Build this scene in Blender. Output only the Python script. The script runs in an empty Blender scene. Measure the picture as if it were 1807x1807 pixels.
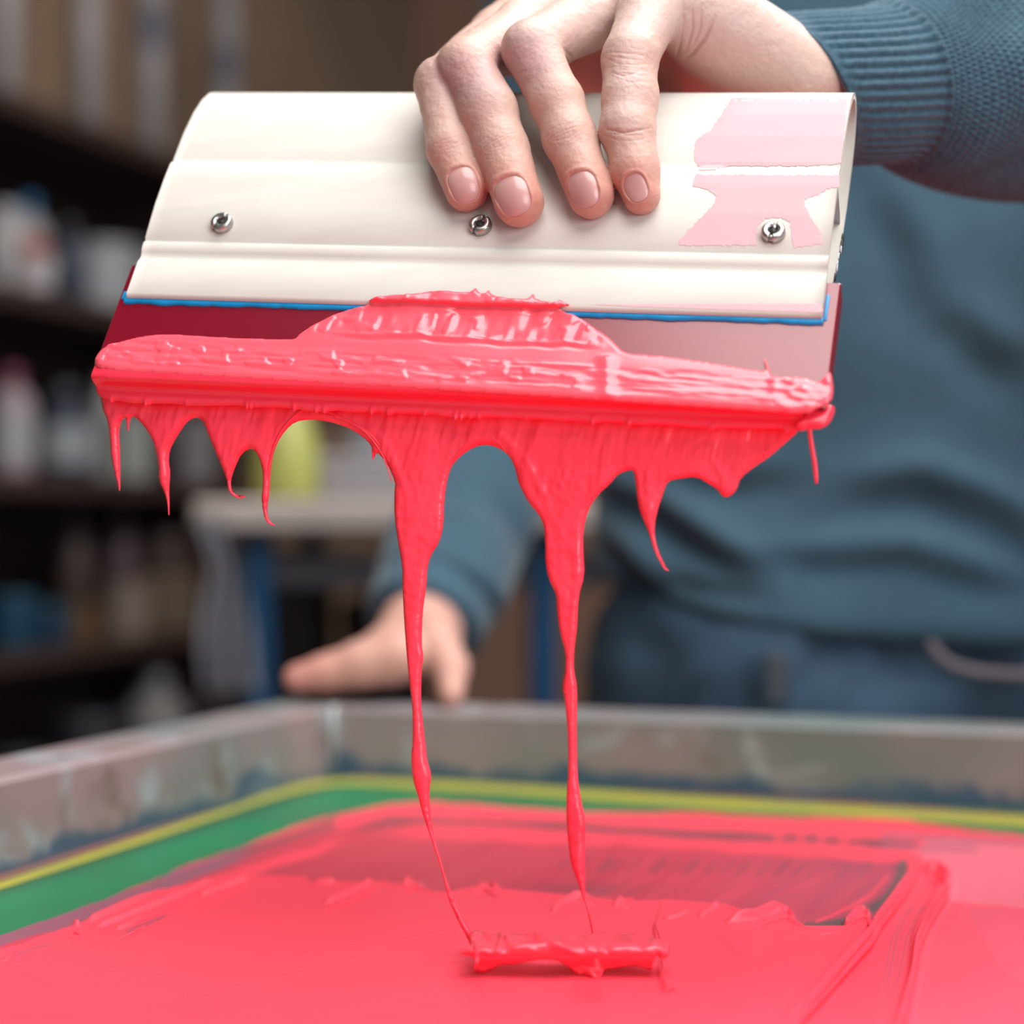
import bpy, math, random
import numpy as np
from mathutils import Vector
from mathutils.geometry import delaunay_2d_cdt

random.seed(4)
SC = bpy.context.scene
COL = SC.collection

# ------------------------------------------------------------------ camera, world, lights
ZM = 0.90                 # height of the printing mesh above the floor
HC = 0.139                # camera above the mesh
ZC = ZM + HC
F = 3400.0                # focal length in pixels of the 1807 frame
CX, CY = 903.5, 910.0
cd = bpy.data.cameras.new('camera')
cam = bpy.data.objects.new('camera', cd)
COL.objects.link(cam)
cam.location = (0, 0, ZC)
cam.rotation_euler = (math.pi / 2, 0, 0)
cd.sensor_width = 36
cd.lens = F / 1807 * 36
cd.shift_y = (CY - 903.5) / 1807
cd.clip_start = 0.02
cd.dof.use_dof = True
cd.dof.focus_distance = 0.605
cd.dof.aperture_fstop = 4.9
SC.camera = cam

SC.view_settings.view_transform = 'Standard'
SC.view_settings.look = 'None'
SC.view_settings.gamma = 1
SC.view_settings.use_curve_mapping = False
SC.view_settings.exposure = 0.0

world = bpy.data.worlds.new('world')
SC.world = world
world.use_nodes = True
wb = world.node_tree.nodes['Background']
wb.inputs['Color'].default_value = (0.80, 0.88, 1.0, 1)
wb.inputs['Strength'].default_value = 0.38


def area(name, loc, target, sx, sy, power, color=(1, 1, 1)):
    l = bpy.data.lights.new(name, 'AREA')
    l.shape = 'RECTANGLE'
    l.size, l.size_y, l.energy, l.color = sx, sy, power, color
    o = bpy.data.objects.new(name, l)
    COL.objects.link(o)
    o.location = loc
    d = Vector(target) - Vector(loc)
    o.rotation_euler = d.to_track_quat('-Z', 'Y').to_euler()
    return o


# skylight over the printing table and a window to the right of the photographer
area('skylight', (0.47, 0.05, ZC + 1.35), (0.4701, 0.05, ZC), 1.5, 1.7, 52, (1.0, 0.985, 0.96))
area('window_light', (1.5, -1.7, ZC + 0.55), (0.0, 0.6, ZC), 1.5, 1.3, 33, (0.95, 0.975, 1.0))
area('shelf_fill', (0.6, 1.6, ZC + 1.7), (-0.9, 3.4, ZC), 1.2, 1.2, 80, (1.0, 0.95, 0.9))  # unseen fill added to brighten the shelves and back wall

# ------------------------------------------------------------------ helpers


def lin(c):
    c = np.array(c, float) / 255.0
    return np.where(c <= 0.04045, c / 12.92, ((c + 0.055) / 1.055) ** 2.4)


def C4(c):
    return tuple(lin(c)) + (1.0,)


def tag(o, label=None, cat=None, group=None, kind=None):
    if label: o['label'] = label
    if cat: o['category'] = cat
    if group: o['group'] = group
    if kind: o['kind'] = kind
    return o


def empty(name, loc=(0, 0, 0), label=None, cat=None, group=None, kind=None):
    o = bpy.data.objects.new(name, None)
    COL.objects.link(o)
    o.location = loc
    o.empty_display_size = 0.02
    return tag(o, label, cat, group, kind)


def mesh_obj(name, V, Fc, mat, parent=None, smooth=True, col=None, uv=None):
    """V: (n,3) world points; the object's origin is put at its own base"""
    V = np.asarray(V, dtype=np.float64)
    org = np.array([(V[:, 0].min() + V[:, 0].max()) / 2, (V[:, 1].min() + V[:, 1].max()) / 2, V[:, 2].min()])
    me = bpy.data.meshes.new(name)
    Vl = (V - org).astype(np.float32)
    if isinstance(Fc, np.ndarray):
        n, k = Fc.shape
        me.vertices.add(len(Vl))
        me.vertices.foreach_set('co', Vl.ravel())
        me.loops.add(n * k)
        me.loops.foreach_set('vertex_index', Fc.astype(np.int32).ravel())
        me.polygons.add(n)
        me.polygons.foreach_set('loop_start', np.arange(0, n * k, k, dtype=np.int32))
        me.update(calc_edges=True)
        me.validate()
    else:
        me.from_pydata([tuple(v) for v in Vl.tolist()], [], [tuple(f) for f in Fc])
        me.validate()
    me.polygons.foreach_set('use_smooth', [smooth] * len(me.polygons))
    if col is not None:
        at = me.color_attributes.new('Col', 'FLOAT_COLOR', 'POINT')
        c4 = np.ones((len(V), 4), np.float32)
        c4[:, :3] = col
        at.data.foreach_set('color', c4.ravel())
    me.materials.append(mat)
    o = bpy.data.objects.new(name, me)
    COL.objects.link(o)
    if parent is not None:
        po = np.array(parent_world(parent))
        o.location = org - po
        o.parent = parent
    else:
        o.location = org
    return o


def parent_world(p):
    v = Vector(p.location)
    while p.parent is not None:
        p = p.parent
        v = v + Vector(p.location)
    return v


def join(parts):
    """list of (V, F) -> one V, F (lists of faces)"""
    Vs, Fs, k = [], [], 0
    for V, Fc in parts:
        V = np.asarray(V)
        Vs.append(V)
        Fs += [tuple(int(i) + k for i in f) for f in Fc]
        k += len(V)
    return np.vstack(Vs), Fs


def box(x0, x1, y0, y1, z0, z1, b=0.0):
    """box with chamfered vertical/top edges when b > 0"""
    if b <= 0:
        V = [(x, y, z) for z in (z0, z1) for x, y in ((x0, y0), (x1, y0), (x1, y1), (x0, y1))]
        Fc = [(3, 2, 1, 0), (4, 5, 6, 7), (0, 1, 5, 4), (1, 2, 6, 5), (2, 3, 7, 6), (3, 0, 4, 7)]
        return np.array(V, float), Fc
    rings = []
    for z, i in ((z0, b), (z0 + b, 0), (z1 - b, 0), (z1, b)):
        rings.append([(x0 + i + b, y0 + i, z), (x1 - i - b, y0 + i, z), (x1 - i, y0 + i + b, z), (x1 - i, y1 - i - b, z),
                      (x1 - i - b, y1 - i, z), (x0 + i + b, y1 - i, z), (x0 + i, y1 - i - b, z), (x0 + i, y0 + i + b, z)])
    V = [p for r in rings for p in r]
    Fc = [tuple(range(7, -1, -1)), tuple(range(24, 32))]
    for k in range(3):
        for j in range(8):
            a = k * 8 + j; c = k * 8 + (j + 1) % 8
            Fc.append((a, c, c + 8, a + 8))
    return np.array(V, float), Fc


def lathe(prof, n=32, cx=0, cy=0, z=0, cap=True):
    V, Fc = [], []
    for r, h in prof:
        for j in range(n):
            t = 2 * math.pi * j / n
            V.append((cx + r * math.cos(t), cy + r * math.sin(t), z + h))
    for i in range(len(prof) - 1):
        for j in range(n):
            a, b = i * n + j, i * n + (j + 1) % n
            Fc.append((a, b, b + n, a + n))
    if cap:
        Fc.append(tuple(range(n - 1, -1, -1)))
        Fc.append(tuple(range((len(prof) - 1) * n, len(prof) * n)))
    return np.array(V, float), Fc


def tube(pts, rad, n=12):
    pts = np.array(pts, float)
    m = len(pts)
    if np.isscalar(rad): rad = [rad] * m
    V, Fc = [], []
    up = np.array([0.03, 0.1, 1.0])
    for i in range(m):
        t = pts[min(i + 1, m - 1)] - pts[max(i - 1, 0)]
        t /= np.linalg.norm(t) + 1e-12
        a = np.cross(t, up)
        if np.linalg.norm(a) < 0.15: a = np.cross(t, [1, 0, 0])
        a /= np.linalg.norm(a)
        b = np.cross(a, t)
        for j in range(n):
            th = 2 * math.pi * j / n
            V.append(pts[i] + rad[i] * (math.cos(th) * a + math.sin(th) * b))
    for i in range(m - 1):
        for j in range(n):
            p, q = i * n + j, i * n + (j + 1) % n
            Fc.append((p, q, q + n, p + n))
    Fc.append(tuple(range(n - 1, -1, -1)))
    Fc.append(tuple(range((m - 1) * n, m * n)))
    return np.array(V), Fc


def spline(pts, n):
    pts = np.array(pts, float)
    P = np.vstack([2 * pts[0] - pts[1], pts, 2 * pts[-1] - pts[-2]])
    out = []
    m = len(pts) - 1
    for k in range(n):
        t = k / (n - 1) * m
        i = min(int(t), m - 1); u = t - i
        p0, p1, p2, p3 = P[i], P[i + 1], P[i + 2], P[i + 3]
        out.append(0.5 * ((2 * p1) + (-p0 + p2) * u + (2 * p0 - 5 * p1 + 4 * p2 - p3) * u * u + (-p0 + 3 * p1 - 3 * p2 + p3) * u ** 3))
    return np.array(out)


def _hash(ix, iy, iz, seed):
    h = (ix.astype(np.int64) * 374761393 + iy.astype(np.int64) * 668265263 + iz.astype(np.int64) * 2147483647 + seed * 974634777) & 0xffffffff
    h = ((h ^ (h >> 13)) * 1274126177) & 0xffffffff
    h = h ^ (h >> 16)
    return (h & 0xffff) / 65535.0


def vnoise(x, y, z=0.0, seed=0):
    """smooth value noise in -1..1"""
    x, y, z = np.broadcast_arrays(np.asarray(x, float), np.asarray(y, float), np.asarray(z, float))
    fx, fy, fz = np.floor(x), np.floor(y), np.floor(z)
    u, v, w = x - fx, y - fy, z - fz
    u, v, w = u * u * (3 - 2 * u), v * v * (3 - 2 * v), w * w * (3 - 2 * w)
    r = 0
    for a in (0, 1):
        for b in (0, 1):
            for c in (0, 1):
                r = r + _hash(fx + a, fy + b, fz + c, seed) * (u if a else 1 - u) * (v if b else 1 - v) * (w if c else 1 - w)
    return r * 2 - 1


def sstep(a, b, x):
    t = np.clip((x - a) / (b - a), 0, 1)
    return t * t * (3 - 2 * t)


CAMP = np.array([0, 0, ZC])


def ray(px, py):
    px, py = np.asarray(px, float), np.asarray(py, float)
    return np.stack([(px - CX) / F, np.ones_like(px + py), -(py - CY) / F + 0 * px], -1)


def P(px, py, d):
    return CAMP + ray(px, py) * np.asarray(d)[..., None] if np.ndim(px) else CAMP + ray(px, py) * d


def Pz(px, py, z):
    r = ray(px, py)
    return CAMP + r * ((z - ZC) / r[..., 2])[..., None]


# ------------------------------------------------------------------ materials


def new_mat(name):
    m = bpy.data.materials.new(name)
    m.use_nodes = True
    return m, m.node_tree, m.node_tree.nodes['Principled BSDF']


def mat(name, color, rough=0.5, metal=0.0, vary=0.0, scale=20.0, bump=0.0, bscale=None, color2=None, spec=0.5,
        stretch=(1, 1, 1), coat=0.0, sss=0.0, detail=4.0):
    m, nt, b = new_mat(name)
    b.inputs['Roughness'].default_value = rough
    b.inputs['Metallic'].default_value = metal
    b.inputs['Specular IOR Level'].default_value = spec
    b.inputs['Coat Weight'].default_value = coat
    if sss:
        b.inputs['Subsurface Weight'].default_value = sss
        b.inputs['Subsurface Radius'].default_value = (1.0, 0.35, 0.2)
        b.inputs['Subsurface Scale'].default_value = 0.004
    tc = nt.nodes.new('ShaderNodeTexCoord')
    mp = nt.nodes.new('ShaderNodeMapping')
    mp.inputs['Scale'].default_value = stretch
    nt.links.new(tc.outputs['Object'], mp.inputs['Vector'])
    n = nt.nodes.new('ShaderNodeTexNoise')
    n.inputs['Scale'].default_value = scale
    n.inputs['Detail'].default_value = detail
    nt.links.new(mp.outputs[0], n.inputs['Vector'])
    c1 = lin(color)
    c2 = lin(color2) if color2 is not None else c1 * (1 - vary)
    rp = nt.nodes.new('ShaderNodeValToRGB')
    rp.color_ramp.elements[0].position = 0.32
    rp.color_ramp.elements[1].position = 0.66
    rp.color_ramp.elements[0].color = tuple(c2) + (1,)
    rp.color_ramp.elements[1].color = tuple(c1) + (1,)
    nt.links.new(n.outputs['Fac'], rp.inputs['Fac'])
    nt.links.new(rp.outputs['Color'], b.inputs['Base Color'])
    if bump:
        n2 = nt.nodes.new('ShaderNodeTexNoise')
        n2.inputs['Scale'].default_value = bscale or scale * 4
        n2.inputs['Detail'].default_value = 3
        nt.links.new(mp.outputs[0], n2.inputs['Vector'])
        bp = nt.nodes.new('ShaderNodeBump')
        bp.inputs['Strength'].default_value = bump
        bp.inputs['Distance'].default_value = 0.001
        nt.links.new(n2.outputs['Fac'], bp.inputs['Height'])
        nt.links.new(bp.outputs[0], b.inputs['Normal'])
    return m


def vcol_mat(name, rough=0.4, bump=0.0, bscale=400, sss=0.0, radius=(1, .35, .2), sscale=.004, spec=0.5, coat=0.0, fold=0.0):
    m, nt, b = new_mat(name)
    a = nt.nodes.new('ShaderNodeVertexColor')
    a.layer_name = 'Col'
    nt.links.new(a.outputs['Color'], b.inputs['Base Color'])
    b.inputs['Roughness'].default_value = rough
    b.inputs['Specular IOR Level'].default_value = spec
    b.inputs['Coat Weight'].default_value = coat
    if sss:
        b.inputs['Subsurface Weight'].default_value = sss
        b.inputs['Subsurface Radius'].default_value = radius
        b.inputs['Subsurface Scale'].default_value = sscale
    if bump:
        tc = nt.nodes.new('ShaderNodeTexCoord')
        n2 = nt.nodes.new('ShaderNodeTexNoise')
        n2.inputs['Scale'].default_value = bscale
        n2.inputs['Detail'].default_value = 4
        nt.links.new(tc.outputs['Object'], n2.inputs['Vector'])
        bp = nt.nodes.new('ShaderNodeBump')
        bp.inputs['Strength'].default_value = bump
        bp.inputs['Distance'].default_value = 0.0006
        nt.links.new(n2.outputs['Fac'], bp.inputs['Height'])
        nt.links.new(bp.outputs[0], b.inputs['Normal'])
    return m


INK = (255, 75, 97)
M = {}
M['ink'] = mat('coral_ink', INK, rough=0.27, color2=(255, 62, 84), scale=60, bump=0.12, bscale=260, sss=0.08, spec=0.5)
M['ink_gloss'] = mat('coral_ink_gloss', (255, 80, 100), rough=0.2, color2=(255, 74, 94), scale=60, spec=0.55)
M['ink_coat_lit'] = mat('coral_ink_coating_lit', (255, 94, 110), rough=0.22, color2=(255, 90, 106), scale=60, sss=0.05, spec=0.75)  # same ink, painted paler for the stronger light on the blade face
M['ink_wet_shaded'] = mat('coral_ink_wet_shaded', (252, 60, 84), rough=0.22, color2=(250, 54, 78), scale=60, sss=0.08, spec=0.65)  # same ink, shade under the blade edge put into a darker colour
M['ink_vc'] = vcol_mat('coral_ink_spread', rough=0.42, bump=0.10, bscale=180, spec=0.35, sss=0.05)
M['ink_vc2'] = mat('coral_ink_ridge', tuple(INK), rough=0.38, color2=(255, 66, 88), scale=60, spec=0.4)
M['alu'] = mat('satin_aluminium', (214, 209, 201), rough=0.55, metal=0.0, spec=.28, color2=(208, 202, 193), scale=9, stretch=(1, 14, 14), bump=0.03, bscale=60)
M['alu_in'] = mat('aluminium_cut_end', (196, 198, 205), rough=0.4, metal=0.6, color2=(150, 150, 158), scale=120)
M['steel'] = mat('screw_steel', (176, 174, 170), rough=0.28, metal=0.9, vary=.2, scale=300)
M['dark'] = mat('dark_recess', (30, 26, 26), rough=0.6)
M['blade'] = mat('red_polyurethane', (128, 0, 30), rough=0.26, color2=(118, 0, 30), scale=14, spec=0.85)
M['blue'] = mat('blue_ink_residue', (0, 138, 200), rough=0.4, color2=(20, 146, 204), scale=120)
M['highlight_tint'] = mat('painted_pink_highlight', (222, 168, 174), rough=0.6, metal=0.0, spec=.2, color2=(220, 165, 171), scale=40)  # blown-out pink highlight put into a flat colour

# ------------------------------------------------------------------ squeegee pose
SA = np.array([0.96437, -0.25840, -0.05669]); SA /= np.linalg.norm(SA)
SO = CAMP + np.array([-0.11507, 0.65592, 0.11948])
SV = np.array([-0.00878, -0.02885, -0.04672]); SV -= SA * (SV @ SA); SV /= np.linalg.norm(SV)
SN = np.cross(SA, SV)
if SN[1] > 0: SN = -SN
W = 0.225


def L(s, v, n):
    s, v, n = np.broadcast_arrays(np.asarray(s, float), np.asarray(v, float), np.asarray(n, float))
    return SO + s[..., None] * SA + v[..., None] * SV + n[..., None] * SN


def Pq(px, py, n=0.0):
    """where the line of sight meets the plane at height n over the squeegee's face"""
    r = ray(px, py)
    t = ((SO + n * SN - CAMP) @ SN) / (r @ SN)
    return CAMP + r * (t[..., None] if np.ndim(t) else t)


def toL(Pt):
    d = np.asarray(Pt) - SO
    return d @ SA, d @ SV, d @ SN


# ------------------------------------------------------------------ room
T18 = math.radians(17.0)
RD = np.array([math.sin(T18), math.cos(T18)])      # runs away from the camera
RR = np.array([math.cos(T18), -math.sin(T18)])     # to the right


def RW(a, b):
    """room coordinates: a along RR, b along RD"""
    return RR * a + RD * b


def quadbox(a0, a1, b0, b1, z0, z1, bev=0.0):
    V, Fc = box(a0, a1, b0, b1, z0, z1, bev)
    xy = V[:, :1] * RR + V[:, 1:2] * RD
    return np.column_stack([xy, V[:, 2]]), Fc


# front line of the shelving: passes (-0.797, 3.0), runs along RD
SH_A = float(np.dot([-0.797, 3.0], RR))
M['floor'] = mat('concrete_floor', (70, 62, 58), rough=0.7, vary=.3, scale=3, bump=.2)
M['wallb'] = mat('brown_wall', (156, 120, 102), rough=0.8, color2=(146, 111, 94), scale=2, bump=.1)
M['walll'] = mat('tan_wall', (150, 126, 104), rough=0.8, color2=(132, 108, 88), scale=2, bump=.1)
tag(mesh_obj('floor', *quadbox(-3.2, 3.4, -2.5, 5.6, -0.08, 0.0), M['floor'], smooth=False), kind='structure')
tag(mesh_obj('wall_back', *quadbox(-3.2, 3.4, 5.6, 5.7, 0, 2.8), M['wallb'], smooth=False), kind='structure')
tag(mesh_obj('wall_left', *quadbox(SH_A - .45, SH_A - .37, -2.5, 5.6, 0, 2.8), M['walll'], smooth=False), kind='structure')

tag(mesh_obj('ceiling', *quadbox(-3.2, 3.4, -2.5, 5.6, 2.8, 2.88), mat('grey_ceiling', (120, 114, 108), rough=.9, vary=.1, scale=2), smooth=False), kind='structure')

# shelving along the left wall
M['shelfwood'] = mat('dark_shelf_wood', (66, 48, 42), rough=0.6, color2=(48, 34, 30), scale=5, stretch=(1, 8, 8))
sh = empty('shelving_unit', (float(RW(SH_A - .17, 3.6)[0]), float(RW(SH_A - .17, 3.6)[1]), 0),
           'long dark wooden shelving unit along the left wall, loaded with bottles and tubs', 'shelf')
SHZ = [ZC + .67, ZC + .365, ZC + .065, ZC - .215, ZC - .50, ZC - .80]
for k, z in enumerate(SHZ):
    mesh_obj('shelf_board', *quadbox(SH_A - .34, SH_A, 2.0, 3.58, z - .032, z, .003), M['shelfwood'], sh, False)
for b, zt in ((2.0, ZC + 1.28), (3.58, SHZ[0] - .032)):
    mesh_obj('side_panel', *quadbox(SH_A - .34, SH_A, b - .03, b, 0, zt, .003), M['shelfwood'], sh, False)
for i, (z0, z1) in enumerate([(0, SHZ[5] - .032)] + [(SHZ[k + 1], SHZ[k] - .032) for k in range(5)]):
    mesh_obj('back_panel', *quadbox(SH_A - .36, SH_A - .34, 2.0, 3.58, z0, z1), M['shelfwood'], sh, False)
mesh_obj('back_panel', *quadbox(SH_A - .36, SH_A - .34, 2.0, 3.58, SHZ[0], ZC + 1.25), M['walll'], sh, False)['label'] = 'tan back panel of the top shelf'


def on_front(px, inset=.07):
    """point on the shelf, seen at column px, `inset` behind the front edge"""
    A = SH_A - inset
    r = np.array([(px - CX) / F, 1.0])
    d = A / (r @ RR)
    return r * d, d


def lighten(c, f): return tuple(min(255, x * f) for x in c)


_mc = {}


def cmat(c, rough=.45):
    c = tuple(v * .78 for v in c)
    k = (c, rough)
    if k not in _mc:
        _mc[k] = mat('plastic_%d' % len(_mc), c, rough=rough, vary=.12, scale=12)
    return _mc[k]


def bottle(px, z, wpx, hpx, body, cap, label, name='bottle', lab=None, cat='bottle', inset=.07, group=None):
    xy, d = on_front(px, inset)
    r = wpx / F * d / 2
    h = hpx / F * d
    e = empty(name, (xy[0], xy[1], z), label, cat, group)
    pr = [(r * .86, 0), (r, r * .12), (r, h * .62), (r * .94, h * .70), (r * .6, h * .79), (r * .36, h * .83), (r * .34, h * .86)]
    V, Fc = lathe(pr, 24, xy[0], xy[1], z)
    mesh_obj('body', V, Fc, cmat(body), e)
    V, Fc = lathe([(r * .44, h * .85), (r * .46, h * .87), (r * .44, h * .99), (r * .40, h)], 20, xy[0], xy[1], z)
    mesh_obj('cap', V, Fc, cmat(cap), e)
    if lab:
        V, Fc = lathe([(r * 1.005, h * .14), (r * 1.015, h * .16), (r * 1.015, h * .54), (r * 1.005, h * .56)], 24, xy[0], xy[1], z, cap=False)
        mesh_obj('paper_label', V, Fc, cmat(lab, .7), e)
    return e


def tub(px, z, wpx, hpx, body, lid, label, name='tub', inset=.07, cat='tub', rim=True, group=None):
    xy, d = on_front(px, inset)
    r = wpx / F * d / 2
    h = hpx / F * d
    e = empty(name, (xy[0], xy[1], z), label, cat, group)
    V, Fc = lathe([(r * .88, 0), (r * .9, .004), (r * .97, h * .86), (r * .97, h * .9)], 28, xy[0], xy[1], z)
    mesh_obj('body', V, Fc, cmat(body), e)
    V, Fc = lathe([(r * 1.0, h * .88), (r * 1.03, h * .9), (r * 1.03, h * .98), (r * .98, h), (r * .8, h * .985)], 28, xy[0], xy[1], z)
    mesh_obj('lid', V, Fc, cmat(lid), e)
    return e


def sbox(px, z, wpx, hpx, c, label, name='box', inset=.03, dep=.14, cat='box'):
    xy, d = on_front(px, inset)
    w = wpx / F * d; h = hpx / F * d
    b = float(xy @ RD)
    A = SH_A - inset
    e = empty(name, (xy[0], xy[1], z), label, cat)
    mesh_obj('carton', *quadbox(A - dep, A, b - w, b + w, z, z + h * .93, .004), cmat(c, .8), e, False)
    mesh_obj('lid_flap', *quadbox(A - dep - .002, A + .003, b - w - .003, b + w + .003, z + h * .86, z + h, .003), cmat(lighten(c, 1.12), .8), e, False)
    return e


def roll(px, wpx, h, c, c2, label):
    z = SHZ[0]
    xy, d = on_front(px, .06)
    r = wpx / F * d / 2
    e = empty('paper_roll', (xy[0], xy[1], z), label, 'roll', 'upright rolls on the top shelf')
    V, Fc = lathe([(r, 0), (r, h * .55), (r * .98, h * .56), (r * .98, h), (r * .7, h), (r * .7, h * .9)], 24, xy[0], xy[1], z)
    mesh_obj('tube', V, Fc, cmat(c, .7), e)
    V, Fc = lathe([(r * 1.02, h * .44), (r * 1.04, h * .45), (r * 1.04, h * .62), (r * 1.02, h * .63)], 24, xy[0], xy[1], z, cap=False)
    mesh_obj('wrap_band', V, Fc, cmat(c2, .7), e)


roll(12, 44, .48, (200, 192, 194), (160, 158, 165), 'pale paper roll standing on top shelf at the far left edge')
roll(155, 52, .50, (192, 182, 182), (176, 168, 170), 'pale grey paper roll on the top shelf, widest one, second from the left')
roll(268, 50, .45, (186, 178, 180), (120, 124, 140), 'pale roll with a blue grey band standing on the top shelf, third from left')
roll(398, 46, .45, (176, 170, 172), (118, 122, 136), 'grey blue roll on the top shelf nearest to the squeegee handle')

z = SHZ[1]
tub(8, z, 60, 150, (214, 212, 212), (190, 190, 192), 'white tub at left end of the second shelf')
bottle(52, z, 66, 175, (190, 188, 190), (0, 110, 165), 'white bottle with a bright blue cap on the second shelf', lab=(190, 45, 40))
tub(60, z, 76, 62, (214, 206, 208), (205, 198, 200), 'small white tub in front of the blue-capped bottle', inset=.02)
bottle(122, z, 62, 150, (66, 78, 96), (60, 60, 66), 'slate blue bottle on the second shelf beside the red labelled one')
tub(182, z, 132, 118, (188, 192, 196), (176, 178, 182), 'wide pale grey tub on the second shelf near the squeegee')
tub(258, z, 90, 110, (150, 150, 152), (120, 112, 110), 'grey tub on the second shelf hidden partly by the squeegee')
z = SHZ[2]
bottle(22, z, 78, 190, (206, 186, 192), (150, 60, 90), 'pinkish white bottle at left end of third shelf', lab=(196, 196, 200))
bottle(116, z, 92, 165, (62, 72, 92), (80, 86, 98), 'dark blue bottle with a large pale paper label on third shelf', lab=(176, 184, 188))
bottle(188, z, 60, 185, (198, 200, 198), (170, 176, 176), 'tall pale bottle on third shelf behind the leftmost ink drip', inset=.12)
tub(232, z, 78, 118, (188, 192, 186), (170, 172, 168), 'pale greenish tub on third shelf between the first two drips')
bottle(292, z, 52, 150, (70, 60, 66), (50, 50, 56), 'dark bottle on third shelf behind the second drip')
tub(345, z, 72, 112, (160, 154, 156), (150, 146, 148), 'grey round tub on third shelf between the second and third drips')
tub(412, z, 60, 90, (84, 66, 58), (70, 54, 48), 'brown tub on third shelf at its far end')
z = SHZ[3]
tub(22, z, 90, 92, (20, 78, 112), (40, 100, 130), 'blue tub at the left end of the fourth shelf')
tub(90, z, 80, 70, (24, 62, 92), (50, 90, 110), 'dark blue low tub on fourth shelf', inset=.04)
bottle(132, z, 62, 230, (96, 78, 74), (84, 66, 70), 'tall dull brown bottle on fourth shelf', inset=.14)
sbox(150, z, 52, 60, (128, 92, 52), 'ochre brown box on the fourth shelf')
bottle(212, z, 70, 220, (104, 80, 84), (90, 70, 78), 'tall mauve brown bottle in the middle of fourth shelf', inset=.14)
tub(222, z, 96, 92, (150, 132, 122), (140, 124, 116), 'beige tub on the fourth shelf in front of the mauve bottle', inset=.03)
tub(290, z, 70, 160, (84, 64, 60), (96, 78, 70), 'dark brown canister on the fourth shelf', name='canister', inset=.12, cat='canister')
sbox(332, z, 38, 92, (132, 112, 92), 'tan cardboard box at the right end of fourth shelf')
z = SHZ[4]
tub(30, z, 110, 120, (50, 48, 56), (60, 58, 66), 'charcoal tub at left end of the lowest visible shelf')
tub(155, z, 120, 150, (54, 56, 66), (70, 72, 80), 'slate grey bucket on the lowest visible shelf', name='bucket', cat='bucket')
bottle(275, z, 108, 190, (160, 158, 156), (150, 150, 150), 'large pale grey jug on the lowest visible shelf behind the frame rail', name='jug', cat='jug')
tub(370, z, 90, 120, (60, 50, 50), (52, 46, 48), 'dark brown tub to the right of the pale grey jug')

# ------------------------------------------------------------------ steel bench behind
M['benchtop'] = mat('grey_bench_top', (172, 162, 158), rough=0.6, vary=.15, scale=8)
M['bluesteel'] = mat('blue_painted_steel', (10, 74, 116), rough=0.45, color2=(14, 66, 104), scale=15)
BD = 1.95
bx0 = (338 - CX) / F * BD
bench = empty('steel_bench', (bx0 + .4, BD + .3, 0), 'blue steel framed workbench with a pale grey top behind the printing table', 'bench')
V, Fc = box(bx0, bx0 + 1.15, BD, BD + .62, ZC - .016, ZC + .016, .005)
mesh_obj('bench_top', V, Fc, M['benchtop'], bench, False)
for lx, ly in ((455, BD + .03), (962, BD + .03)):
    x = (lx - CX) / F * ly
    for yy in (ly, ly + .52):
        V, Fc = box(x - .013, x + .013, yy, yy + .03, 0, ZC - .016, .003)
        mesh_obj('leg', V, Fc, M['bluesteel'], bench, False)
V, Fc = box(bx0 + .06, bx0 + 1.05, BD + .04, BD + .06, ZC - .075, ZC - .04, .003)
mesh_obj('apron', V, Fc, mat('bench_apron_paint', (70, 66, 72), rough=.6), bench, False)
V, Fc = box(bx0 + .08, bx0 + 1.05, BD + .05, BD + .55, ZC - .62, ZC - .60, .003)
mesh_obj('lower_shelf', V, Fc, M['shelfwood'], bench, False)
# plastic sheet hanging over the bench edge
rows, cols = 50, 24
V = []
for i in range(rows):
    t = i / (rows - 1)
    py = 915 + t * 300
    cxp = 372 + 38 * sstep(0, .35, t) - 12 * math.sin(t * 3)
    hw = 22 + 28 * sstep(.1, .8, t)
    for j in range(cols):
        u = j / (cols - 1) * 2 - 1
        V.append(P(cxp + u * hw, py, BD - .012 - .012 * math.sin(u * 7 + t * 3) * (0.2 + t)))
V = np.array(V)
Fs = [(i * cols + j, i * cols + j + 1, (i + 1) * cols + j + 1, (i + 1) * cols + j) for i in range(rows - 1) for j in range(cols - 1)]
Vb = V + np.array([0, .0025, 0])
Fs2 = [tuple(k + len(V) for k in f[::-1]) for f in Fs]
rim_idx = list(range(cols)) + [i * cols + cols - 1 for i in range(1, rows)] + list(range(rows * cols - 2, (rows - 1) * cols - 1, -1)) + [i * cols for i in range(rows - 2, 0, -1)]
side = [(a, rim_idx[(k + 1) % len(rim_idx)], rim_idx[(k + 1) % len(rim_idx)] + len(V), a + len(V)) for k, a in enumerate(rim_idx)]
o = mesh_obj('plastic_sheet', np.vstack([V, Vb]), Fs + Fs2 + side, cmat((150, 150, 160), .5))
tag(o, 'pale grey plastic sheet hanging down from the left corner of the steel bench', 'sheet')

# things on the bench
z = ZC + .016


def at(px, d): return (px - CX) / F * d


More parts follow.
